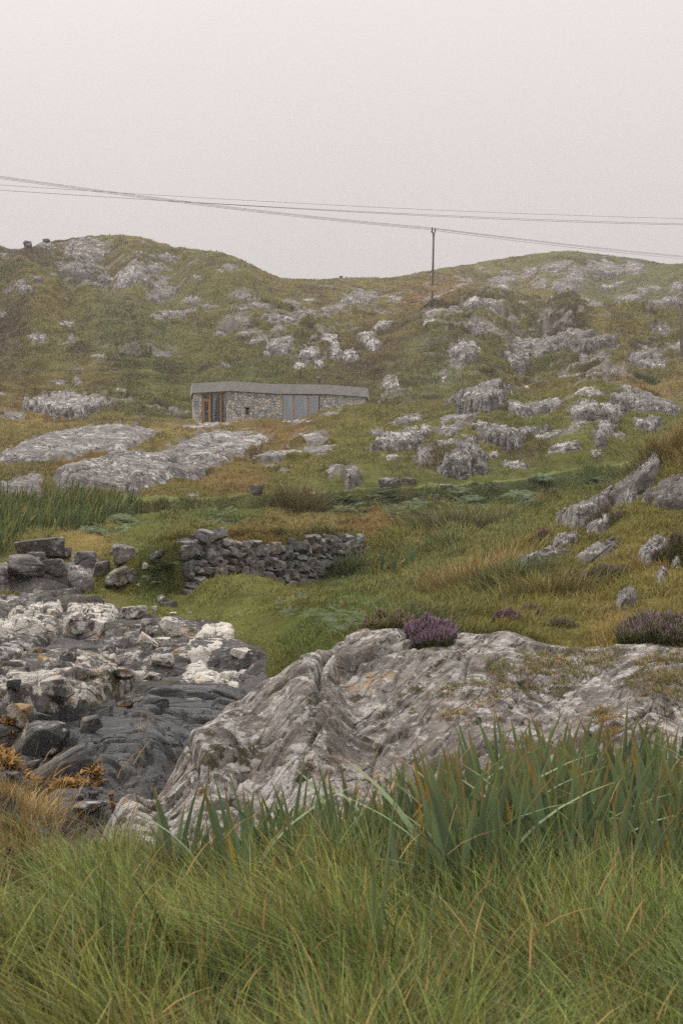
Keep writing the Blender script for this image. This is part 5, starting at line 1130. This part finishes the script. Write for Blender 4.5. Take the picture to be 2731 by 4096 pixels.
# near grass: long blades in tufts, arching every way, leaning with the wind
def near_grass():
    rg = np.random.default_rng(5); parts = []
    nt = 4000; td = 2.3 + (7.6 - 2.3) * rg.random(nt) ** .8; tu = rg.uniform(-.3, .3, nt) * (td + 2.0) / td
    leftlawn = np.array([(P(-300, 0)[0], math.log(5.0)), (P(150, 0)[0], math.log(5.0)), (P(150, 0)[0], math.log(6.35)), (P(-300, 0)[0], math.log(6.35))])
    inl = poly_sd(tu, np.log(td), leftlawn) > 0
    dry = fbm(tu * td / .9, td / .9, 611, 3)
    gap = (tu > P(140, 0)[0]) & (tu < P(230, 0)[0]) & (td > 6.6)
    for i in range(nt):
        u, d = tu[i], td[i]
        if gap[i]: continue
        x0, y0 = u * d, d; n = int(rg.integers(12, 26)); bank = d > 6.35 and u < P(150, 0)[0]
        Lm = .07 if inl[i] else ((.24 if d < 6.7 else .15) if bank else .48 * (1.0 + .75 * fbm(np.array([x0 / .7]), np.array([y0 / .7]), 77, 2)[0]))
        if d < 3.2: Lm *= .9
        if d > 5.4 and not bank: Lm *= .85 - .4 * float(sstep(5.4, 7.2, np.array(d)))
        if d > 7.0 and not bank and u < P(850, 0)[0]: continue
        r = .045 if not inl[i] else .12
        x = x0 + rg.normal(0, r, n); y = y0 + rg.normal(0, r, n); az = rg.normal(2.3 + 2.6 * fbm(np.array([x0 / 1.1]), np.array([y0 / 1.1]), 81, 2)[0] + rg.normal(0, .6), .32, n)
        L = Lm * rg.uniform(.5, 1.2, n)
        kind = rg.random(n)
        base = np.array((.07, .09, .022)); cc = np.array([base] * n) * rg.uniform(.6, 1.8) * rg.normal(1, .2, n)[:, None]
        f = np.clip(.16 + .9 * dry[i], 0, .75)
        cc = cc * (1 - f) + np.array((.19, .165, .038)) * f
        bl = (kind < .12)[:, None]; cc = np.where(bl, np.array((.075, .1, .042)) * rg.uniform(.8, 1.3, n)[:, None], cc)
        st = (kind > (.94 if not bank else .5))[:, None]; cs = np.array((.23, .145, .05)) * rg.uniform(.5, 1.15, n)[:, None]; cc = np.where(st, cs, cc)
        if bank and d < 6.75: cc = cc * .6 + np.array((.11, .045, .02)) * .4
        parts.append((x, y, L, az, cc, st[:, 0]))
    x = np.concatenate([p[0] for p in parts]); y = np.concatenate([p[1] for p in parts]); L = np.concatenate([p[2] for p in parts]); az = np.concatenate([p[3] for p in parts]); cc = np.vstack([p[4] for p in parts])
    keep = (y > 1.9); x, y, L, az, cc = x[keep], y[keep], L[keep], az[keep], cc[keep]; n = len(x)
    u = x / y; w = np.log(y); z = surf(u, w)
    V, F, C = blades(np.stack([x, y, z - .01], 1), L, rg.uniform(.003, .0105, n) * (.55 + .45 * rg.random(n)) * np.where(rg.random(n) < .07, 1.8, 1), az, np.abs(rg.normal(.12, .14, n)), np.abs(rg.normal(.5, .3, n)), cc * .22, np.clip(cc * 1.55, 0, 1), 6)  # roots coloured much darker: painted shade in the gaps between blades
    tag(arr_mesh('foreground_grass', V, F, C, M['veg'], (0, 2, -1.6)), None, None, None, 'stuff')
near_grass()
def thatch():
    rg = np.random.default_rng(6); n = 4500; d = rg.uniform(2.6, 7.2, n); u = rg.uniform(-.29, .29, n); k = ~((u < P(230, 0)[0]) & (d > 6.4)); u, d = u[k], d[k]; n = len(u)
    c = np.array((.15, .1, .042)) * rg.uniform(.3, 1.3, n)[:, None]
    V, F, C = blades(np.stack([u * d, d, surf(u, np.log(d)) + rg.uniform(.02, .16, n) * np.clip(1.6 - d * .18, .2, 1)], 1), rg.uniform(.1, .34, n), rg.uniform(.003, .009, n), rg.uniform(0, 6.28, n), rg.uniform(.4, 1.3, n), rg.uniform(.2, 1.3, n), c * .8, c, 4)
    tag(arr_mesh('dead_grass', V, F, C, M['veg_dry'], (0, 3, -1.6)), None, None, None, 'stuff')
thatch()
def stems():
    """seed stalks: thin straw-coloured culms with a drooping head"""
    rg = np.random.default_rng(9); n = 330; u = rg.uniform(-.28, .28, n); d = rg.uniform(3.2, 7.4, n); bank = rg.random(n) < .35
    u = np.where(bank, rg.uniform(P(-60, 0)[0], P(110, 0)[0], n), u); d = np.where(bank, rg.uniform(6.7, 7.3, n), d)
    z = surf(u, np.log(d)); L = np.where(bank, rg.uniform(.25, .5, n), rg.uniform(.45, .75, n)); c = np.array((.28, .18, .075)) * rg.uniform(.6, 1.2, n)[:, None]
    Pt = np.stack([u * d, d, z], 1); az = rg.normal(.2, .9, n); ben = np.abs(rg.normal(.3, .25, n)); le = np.abs(rg.normal(.15, .12, n))
    a = blades(Pt, L, np.full(n, .0028), az, le, ben, c * .8, c, 6)
    t = .86; dd = np.stack([np.cos(az), np.sin(az), np.zeros(n)], 1)
    hp = Pt + dd * (L * (le * t + ben * t * t))[:, None]; hp[:, 2] += L * (t - .42 * ben * t ** 2.2)
    b_ = blades(hp, L * .17, np.full(n, .006), az, le + 1.4 * ben, ben, c, c * 1.1, 3)
    V, F, C = stack([a, b_]); tag(arr_mesh('grass_stalks', V, F, C, M['veg_dry'], (0, 3, -1.6)), None, None, None, 'stuff')
stems()

# grass and moss tufts holding on in hollows of the near slab
def slab_turf():
    rg = np.random.default_rng(15); parts = []
    for poly, dens, Lm, st in [([(690, 540), (850, 450), (1000, 410), (1280, 410), (1250, 490), (1100, 560), (1000, 600), (880, 620), (760, 560)], 4200, .07, .4), ([(480, 600), (560, 570), (760, 560), (880, 620), (700, 650), (520, 750), (470, 690)], 2600, .045, .55),
                               ([(1310, 570), (1400, 460), (1568, 440), (1700, 440), (1700, 640), (1400, 650)], 3400, .09, .45), ([(1150, 790), (1200, 690), (1310, 700), (1280, 800), (1180, 830)], 1500, .06, .75)]:
        pp = np.array([cast(T(7, *q)) for q in poly]); u0, w0 = pp.min(0); u1, w1 = pp.max(0)
        u = rg.uniform(u0, u1, dens * 3); w = rg.uniform(w0, w1, dens * 3); sz = max(u1 - u0, .01)
        k = poly_sd(u, w, pp) + .02 * fbm(u * 60, w * 30, 5, 3) > 0; u, w = u[k][:dens], w[k][:dens]; n = len(u); y = np.exp(w)
        z = surf(u, w); c = np.where((rg.random(n) < st)[:, None], np.array((.27, .17, .07)), np.array((.13, .14, .055))) * rg.uniform(.6, 1.25, n)[:, None]
        tf = np.clip(.8 + .9 * fbm(u * y / .25, y / .25, 8, 3), .3, 1.7)
        parts.append(blades(np.stack([u * y, y, z - .01], 1), Lm * tf * rg.uniform(.6, 1.3, n), np.full(n, .0055), rg.normal(2.5, 1.1, n), rg.normal(.3, .3, n), np.abs(rg.normal(.7, .5, n)), c * .55, c * 1.2, 4))
    V, F, C = stack(parts); tag(arr_mesh('slab_grass', V, F, C, M['veg'], (3, 10, -1)), None, None, None, 'stuff')
slab_turf()

# ------------------------------------------------------------------ irises
def iris_mesh(name, nl, Lr, rg, wd=.030, droop=.12, seg=8):
    Vs, Fs, Cs, n0 = [], [], [], 0; fan = rg.normal(0, .5)
    for i in range(nl):
        L = rg.uniform(*Lr); s_ = (i - (nl - 1) / 2) / max(nl, 1); az = fan + (0 if s_ > 0 else math.pi) + rg.normal(0, .25); le = abs(s_) * .2 + abs(rg.normal(0, .06)); be = abs(rg.normal(0, .13)); w = wd * rg.uniform(.7, 1.2)
        dr = rg.random() < droop
        if dr: be = rg.uniform(.45, .85); L *= 1.05
        fa = fan + rg.normal(0, .3); d = np.array([math.cos(az), math.sin(az), 0]); sd = np.array([math.cos(fa), math.sin(fa), 0])
        if dr: sd = np.array([-d[1], d[0], 0])
        g = np.array((.118, .162, .08)) * rg.uniform(.75, 1.3)
        if dr: g = np.array((.15, .2, .11)) * rg.uniform(.8, 1.2)
        ye = np.array((.2, .2, .04)) if rg.random() < .3 else g * 1.3; tip = np.array((.3, .14, .04)) if rg.random() < .4 else np.array((.2, .22, .06))
        yellow = rg.random() < .02
        if yellow: g = np.array((.3, .24, .05))
        base = np.array([rg.normal(0, .02), rg.normal(0, .02), -.04]) + d * abs(s_) * .05
        for j in range(seg + 1):
            t = j / seg; c = base + d * L * (le * t + be * t ** 2.2) + np.array([0, 0, L * (t - .4 * min(be, 1.9) * t ** 2.4)])
            ww = w * (1 - max(0, (t - .35) / .65) ** 1.5) * (.8 + .2 * min(1, t * 4)) + 5e-4
            nrm = np.cross(sd, [0, 0, 1.0])
            tt = max(0, (t - .82) / .18)
            cm = g * (1 - tt) + tip * tt; ce = (g * .4 + ye * .6) * (1 - tt) + tip * tt if t > .2 else g * .9
            Vs += [c - sd * ww / 2, c - sd * ww * .18 + nrm * ww * .14, c + sd * ww * .3 + nrm * ww * .1, c + sd * ww / 2]; Cs += [ce, cm, cm * .92, ce if rg.random() < .0 else cm * 1.05]
            if j: 
                a = n0 + (j - 1) * 4; b_ = n0 + j * 4
                for k in range(3): Fs += [(a + k, a + k + 1, b_ + k + 1), (a + k, b_ + k + 1, b_ + k)]
        n0 += 4 * (seg + 1)
    o = mesh_np(name, np.array(Vs), np.array(Fs), M['veg'], (0, 0, 0), np.array(Cs), None, True)
    COL.objects.unlink(o); return o
def irises():
    rg = np.random.default_rng(21)
    tall = [iris_mesh('iris_plant', int(rg.integers(5, 8)), (.43, .74), rg, .043, .07) for _ in range(12)]
    small = [iris_mesh('iris_plant', int(rg.integers(3, 6)), (.26, .46), rg, .03, 0) for _ in range(8)]
    used = set()
    def put(src, u, d, sc, label, group):
        o = src if src.name not in used else src.copy(); used.add(src.name)
        COL.objects.link(o); z = float(surf(np.array([u]), np.array([math.log(d)]))[0])
        o.location = (u * d, d, z); o.rotation_euler = (rg.normal(0, .05), rg.normal(0, .05), rg.uniform(-.5, .5)); o.scale = (sc,) * 3; tag(o, label, 'iris', group)
    n = 0
    while n < 285:
        px = 850 + 1180 * rg.random() ** .85; d = rg.uniform(5.6, 7.2)
        den = .25 + .75 * float(sstep(880, 1080, np.array(px)))
        if rg.random() > den: continue
        put(tall[rg.integers(12)], P(px, 0)[0], d, rg.uniform(.82, 1.12) * (.72 + .28 * den), 'tall sword-leaved iris in the dense stand at right before the slab', 'irises in the dense stand'); n += 1
    for _ in range(80):
        px = rg.uniform(470, 980); put((tall if rg.random() < .12 else small)[rg.integers(8)], P(px, 0)[0], rg.uniform(6.2, 7.2), rg.uniform(.75, 1.1), 'short young iris at the thin left end of the stand', 'short irises')
    for px, d, sc, lab in [(412, 6.7, .82, 'tall iris at the far left end of the stand'), (440, 6.8, .6, 'iris next to the leftmost one of the stand'), (478, 6.8, .7, 'third iris from the left end of the stand'), (585, 6.9, .8, 'lone upright iris before the ribbed part of the slab'), (685, 6.9, .72, 'tallest iris left of the middle of the stand')]:
        put(tall[rg.integers(12)], P(px, 0)[0], d, sc, lab, 'irises at the left end')
    put(iris_mesh('iris_plant', 3, (.8, .95), np.random.default_rng(3), .042, 0), P(862, 0)[0], 4.6, 1.0, 'nearest broad-leaved iris standing alone in the long grass', 'irises at the left end')
    for px, py, d0, lab in [(905, 1320, 0, 'dark iris clump in the meadow right of the stone wall'), (720, 1335, 0, 'small iris clump against the right end of the stone wall'), (875, 1318, 0, 'iris clump beside the dark one in the meadow'), (940, 1310, 0, 'thin iris clump at the right of the meadow group')]:
        u, w = cast(P(px, py)); put(iris_mesh('iris_plant', 16, (.45, .8), rg, .04, .1), u, math.exp(w), 1.0, lab, 'irises in the meadow')
    # the reed bed by the track: one dense mass
    pp = np.array([cast(P(*q)) for q in [(-250, 1170), (20, 1158), (130, 1153), (250, 1150), (330, 1160), (250, 1190), (235, 1215), (80, 1225), (0, 1290), (-250, 1290)]]); u0, w0 = pp.min(0); u1, w1 = pp.max(0)
    u = rg.uniform(u0, u1, 30000); w = rg.uniform(w0, w1, 30000); k = poly_sd(u, w, pp) > 0; u, w = u[k][:7000], w[k][:7000]; m = len(u); y = np.exp(w)
    c = np.array((.075, .1, .036)) * rg.uniform(.55, 1.45, m)[:, None]; c1 = np.where((rg.random(m) < .15)[:, None], np.array((.32, .24, .06)), c * 1.2)
    V, F, C = blades(np.stack([u * y, y, surf(u, w) - .02], 1), rg.uniform(.35, .95, m) * (.75 + .5 * fbm(u * y / 1.5, y / 1.5, 17, 2)), rg.uniform(.03, .055, m), rg.normal(.3, 1.0, m), np.abs(rg.normal(.15, .12, m)), np.abs(rg.normal(.15, .15, m)), c * .8, c1, 4)
    tag(arr_mesh('reed_bed', V, F, C, M['veg'], (-10, 40, 0)), None, None, None, 'stuff')
irises()

# ------------------------------------------------------------------ heather, ferns, rushes, seaweed
def heather(px, py, wpx, hpx, bloom, label, nsp=900, name='heather_bush', pink=(.34, .19, .3), depth=1.0, tall=None, fol=(.1, .108, .04)):
    """a dome of upright sprigs with flower spikes at their tips"""
    rg = np.random.default_rng(int(px)); u, w = cast(P(px, py + hpx * .4)); d = math.exp(w); Wm = wpx / 3269 * d; Hm = .8 * (tall or hpx) / 3269 * d
    z = float(surf(np.array([u]), np.array([w]))[0]); root = empty(name, (u * d, d, z)); tag(root, label, 'heather', 'heather bushes')
    a = rg.uniform(0, 2 * math.pi, nsp); r = np.sqrt(rg.random(nsp)); lx = r * np.cos(a) * Wm / 2; ly = r * np.sin(a) * Wm / 2 * depth
    lob = 1 + .7 * fbm(lx / (.3 * Wm) + px, ly / (.3 * Wm), 3, 3)
    topz = Hm * np.sqrt(np.clip(1 - r ** 2 * .9, 0, 1)) * lob * rg.uniform(.85, 1.1, nsp)
    gz = surf((u * d + lx) / (d + ly), np.log(d + ly)) - z
    L = np.minimum(rg.uniform(.45, .8, nsp) * Hm, .16 + .3 * Hm); base = np.stack([u * d + lx * .93, d + ly * .93, z + np.maximum(gz, -Hm) + np.maximum(topz - L, -.02)], 1)
    az = np.arctan2(ly, lx) + rg.normal(0, .5, nsp); le = .05 + .22 * r + rg.normal(0, .08, nsp)
    c = np.array(fol) * rg.uniform(.5, 1.5, nsp)[:, None]
    L = L * rg.uniform(.75, 1.15, nsp)
    parts = [blades(base, L, np.full(nsp, max(.006, .8 * d / 1422)), az, le, np.full(nsp, .1), c * .7, c, 2)]
    # leafy side shoots
    for q in range(3):
        t = rg.uniform(.3, .9, nsp); p = base + np.stack([np.cos(az) * L * le * t, np.sin(az) * L * le * t, L * t], 1)
        parts.append(blades(p, L * .28, np.full(nsp, max(.007, .8 * d / 1422)), rg.uniform(0, 6.28, nsp), np.full(nsp, .7), np.full(nsp, .1), c * .8, c * 1.4, 2))
    V, F, C = stack(parts); o = mesh_np('foliage', V - np.array(root.location), F, M['veg'], (0, 0, 0), C, root)
    k = rg.random(nsp) < bloom * np.clip(.5 + 1.2 * fbm(lx / (.22 * Wm) + 3, ly / (.22 * Wm), 9, 2) + .3, 0, 1); m = int(k.sum())
    if m:
        tipp = base + np.stack([np.cos(az) * L * (le * .78 + .03), np.sin(az) * L * (le * .78 + .03), L * .8], 1); tipp = tipp[k]
        fl = []; pc = np.array(pink) * rg.uniform(.6, 1.35, m)[:, None]
        for q in range(3): fl.append(blades(tipp, (L[k] * .3 + .008), np.full(m, max(.011, 1.1 * d / 1422)), az[k], le[k], np.full(m, .1), pc * .8, pc * 1.15, 3, face=rg.uniform(0, 6.28, m)))
        V, F, C = stack(fl); mesh_np('flowers', V - np.array(root.location), F, M['veg'], (0, 0, 0), C, root)
heather(990, 1456, 112, 56, 1.4, 'bright purple heather bush in full bloom at the slab edge', 3200, pink=(.37, .25, .33))
heather(900, 1432, 140, 44, .2, 'dark heather with few pink flowers left of the bright purple one', 1900, pink=(.32, .2, .26), fol=(.15, .14, .05))
heather(1520, 1440, 210, 72, .42, 'largest heather bush with pale pink flowers at the right edge', 3600, pink=(.36, .24, .3))
heather(1360, 1325, 150, 46, .4, 'greyish-pink heather beside the smooth rock of the bank', 1500, pink=(.27, .16, .2))
heather(1165, 1420, 70, 30, .8, 'small pink heather in the grass right of the bright purple one', 420, pink=(.3, .15, .25))
heather(1220, 1400, 60, 26, .6, 'tiny heather tuft behind the small pink one', 300, pink=(.3, .15, .25))
heather(1290, 1425, 80, 26, .35, 'faded low heather in straw grass near the big bush', 360, pink=(.3, .18, .24))
heather(1240, 1235, 60, 26, .5, 'heather tuft below the ribbed slab of the bank', 260, pink=(.3, .12, .26))
heather(1545, 1275, 70, 60, .5, 'reddish heather clump above the pale bank rock', 600, pink=(.26, .13, .16))
heather(1390, 1195, 100, 24, .4, 'low heather strip on the bank under the ribbed slab', 420, pink=(.3, .12, .26))
heather(60, 2010, 120, 90, .3, 'reddish heather under the dry grass at the lower left corner', 700, pink=(.2, .09, .1))
heather(1000, 700, 60, 14, .9, 'purple heather patch at the foot of the hill pole', 260, pink=(.2, .085, .12))
heather(1040, 704, 40, 12, .9, 'second purple heather patch right of the hill pole', 180, pink=(.2, .085, .12))
def fern_mesh(rg, R_, nf=11):
    Vs, Fs, Cs, n0 = [], [], [], 0
    for i in range(nf):
        az = 2 * math.pi * i / nf + rg.normal(0, .25); L = R_ * rg.uniform(.75, 1.15); d = np.array([math.cos(az), math.sin(az), 0]); sd = np.array([-d[1], d[0], 0]); g = np.array((.1, .135, .068)) * rg.uniform(.7, 1.3)
        for j in range(15):
            t = j / 15; c = d * L * t + np.array([0, 0, L * (.75 * t - .72 * t * t)]); w = L * .26 * math.sin(math.pi * min(1, .12 + t * .9)) * (1 - .25 * t)
            for s_ in (-1, 1):
                a = c; b_ = c + d * L * .035; e = c + sd * s_ * w + d * L * .09 + np.array([0, 0, -.15 * w + rg.normal(0, .01)])
                Vs += [a, b_, e]; Cs += [g * .7, g * .8, g * 1.25]; Fs.append((n0, n0 + 1, n0 + 2)); n0 += 3
    o = mesh_np('fern', np.array(Vs), np.array(Fs), M['veg'], (0, 0, 0), np.array(Cs)); COL.objects.unlink(o); return o
def ferns():
    rg = np.random.default_rng(31); srcs = [fern_mesh(rg, .5, int(rg.integers(9, 14))) for _ in range(6)]; used = set()
    for (cx, cy, w, h, n, lab) in [(5, 0, 0, 0, 0, '')][:0] + [(640, 640, 130, 60, 26, 'blue-green fern on the bank under the track'), (830, 630, 130, 60, 26, 'fern in the dark clump right of the bank ferns'), (910, 535, 100, 26, 10, 'small fern on the upper edge of the track bank'), (200, 660, 260, 60, 36, 'fern in the long strip left of the bank ferns'), (1180, 540, 60, 16, 5, 'little fern at the track end near the right bank')]:
        for _ in range(n):
            u, w_ = cast(T(5, cx + rg.normal(0, w / 2.6), cy + rg.normal(0, h / 2.6))); s_ = srcs[rg.integers(6)]; o = s_ if s_.name not in used else s_.copy(); used.add(s_.name); COL.objects.link(o)
            d = math.exp(w_); o.location = (u * d, d, float(surf(np.array([u]), np.array([w_]))[0]) + .03); o.rotation_euler = (rg.normal(.25, .12), rg.normal(0, .15), rg.uniform(0, 6.28)); o.scale = (rg.uniform(.7, 1.25),) * 3; tag(o, lab, 'fern', 'ferns: ' + lab)
    for (t, cx, cy, w, h, n, lab) in [(4, 570, 480, 100, 60, 24, 'blue-green fern at the right end of the reed bed'), (4, 1010, 500, 120, 50, 24, 'fern on the bank above the stone wall'), (4, 450, 545, 120, 26, 14, 'pale fern at the foot of the reed bed'), (4, 700, 720, 60, 80, 12, 'small fern in the gully left of the stone wall'), (7, 80, 230, 150, 120, 26, 'silvery fern in the meadow behind the near slab'), (4, 1450, 900, 200, 120, 26, 'silvery fern on the turf slope below the wall')]:
        for _ in range(n):
            u, w_ = cast(T(t, cx + rg.normal(0, w / 2.6), cy + rg.normal(0, h / 2.6))); s_ = srcs[rg.integers(6)]; o = s_.copy(); COL.objects.link(o); d = math.exp(w_)
            o.location = (u * d, d, float(surf(np.array([u]), np.array([w_]))[0]) + .03); o.rotation_euler = (rg.normal(.25, .12), rg.normal(0, .15), rg.uniform(0, 6.28)); o.scale = (rg.uniform(.3, .8) * (.55 if t == 7 or cx > 1200 else 1),) * 3; tag(o, lab, 'fern', 'ferns: ' + lab)
ferns()
def tussock(px, py, Lm, n, col, label, rad=.25, name='grass_tussock'):
    rg = np.random.default_rng(int(px + py)); u, w = cast(P(px, py)); d = math.exp(w); x = u * d + rg.normal(0, rad, n); y = d + rg.normal(0, rad, n)
    c = np.array(col) * rg.uniform(.6, 1.35, n)[:, None]; az = np.arctan2(y - d, x - u * d) + rg.normal(0, .5, n)
    V, F, C = blades(np.stack([x, y, surf(x / y, np.log(y)) - .02], 1), Lm * rg.uniform(.5, 1.15, n), np.full(n, max(.005, .8 * d / 1422)), az, np.abs(rg.normal(.3, .2, n)), np.abs(rg.normal(.35, .25, n)), c * .6, c * 1.2, 4)
    o = mesh_np(name, V, F, M['veg'], (u * d, d, float(surf(np.array([u]), np.array([w]))[0])), C); tag(o, label, 'grass', 'grass tussocks')
tussock(690, 1180, .95, 900, (.14, .11, .045), 'tall brown rush tussock on the bank below the track', .4)
tussock(1070, 1350, .5, 900, (.27, .19, .08), 'straw-coloured tussock behind the dark heather', .35)
tussock(1170, 1350, .5, 800, (.1, .115, .045), 'green rush tussock right of the straw-coloured one', .3)
tussock(1250, 1370, .4, 700, (.17, .14, .05), 'olive tussock in front of the bank rocks', .3)
tussock(1535, 1040, .5, 700, (.19, .15, .06), 'dry tussock on the crest of the right bank', .4)
tussock(1060, 1215, .8, 800, (.13, .125, .06), 'seeding grass tussock in the middle of the meadow', .6)
tussock(1120, 870, .9, 260, (.16, .15, .05), 'tussock beside the square block on the knoll', .4)
tussock(1490, 905, .9, 300, (.25, .18, .06), 'golden tussock on the right shoulder of the knoll', .4)
tussock(1480, 875, .8, 300, (.11, .115, .045), 'green tussock on the knoll top', .5)
tussock(20, 1900, .2, 1300, (.38, .28, .13), 'dry golden tussock at the lower left corner above the shore', .16)
tussock(85, 1915, .17, 700, (.36, .25, .11), 'second golden tussock right of the corner one', .14)
tussock(790, 1318, .6, 500, (.1, .115, .045), 'tall grass tussock at the end of the stone wall', .3)
def seaweed():
    rg = np.random.default_rng(41); parts = []
    for cx, cy, w, h, n in [(30, 750, 80, 100, 600), (40, 862, 100, 36, 500), (320, 925, 70, 24, 350), (310, 1016, 170, 24, 700), (200, 985, 120, 24, 350), (430, 935, 40, 30, 150), (150, 940, 60, 30, 200), (60, 700, 60, 40, 300)]:
        a = rg.uniform(0, 6.28, n); r = np.sqrt(rg.random(n)); uv = [cast(T(6, cx + w / 2 * math.cos(t) * q, cy + h / 2 * math.sin(t) * q)) for t, q in zip(a[:40], r[:40])]
        uv = np.array(uv); k = rg.integers(0, 40, n); u = uv[k, 0] + rg.normal(0, .0018, n); w_ = uv[k, 1] + rg.normal(0, .006, n); y = np.exp(w_)
        c = np.where((rg.random(n) < .6)[:, None], np.array((.24, .125, .022)), np.array((.1, .05, .015))) * rg.uniform(.6, 1.4, n)[:, None]
        parts.append(blades(np.stack([u * y, y, surf(u, w_) + rg.uniform(-.01, .07, n)], 1), rg.uniform(.025, .055, n), rg.uniform(.012, .024, n), rg.uniform(0, 6.28, n), rg.uniform(.5, 1.4, n), rg.uniform(.5, 1.5, n), c * .8, c * 1.2, 3))
    V, F, C = stack(parts); tag(arr_mesh('seaweed', V, F, C, M['veg'], (-3, 12, -2.4)), None, None, None, 'stuff')
seaweed()

# ------------------------------------------------------------------ mist
def haze(density):
    mb = MB(); mb.prism([(-165, -4), (165, -4), (165, 445), (-165, 445)], -6, 70)
    m = bpy.data.materials.new('mist'); m.use_nodes = True; t = m.node_tree; t.nodes.clear()
    o = t.nodes.new('ShaderNodeOutputMaterial'); v = t.nodes.new('ShaderNodeVolumePrincipled'); v.inputs['Color'].default_value = (.96, .94, .935, 1); v.inputs['Density'].default_value = density; v.inputs['Anisotropy'].default_value = 0.0
    t.links.new(v.outputs[0], o.inputs['Volume']); ob = mb.build('haze', m, None, loc=(0, 0, -6)); tag(ob, kind='stuff')
haze(.00036)
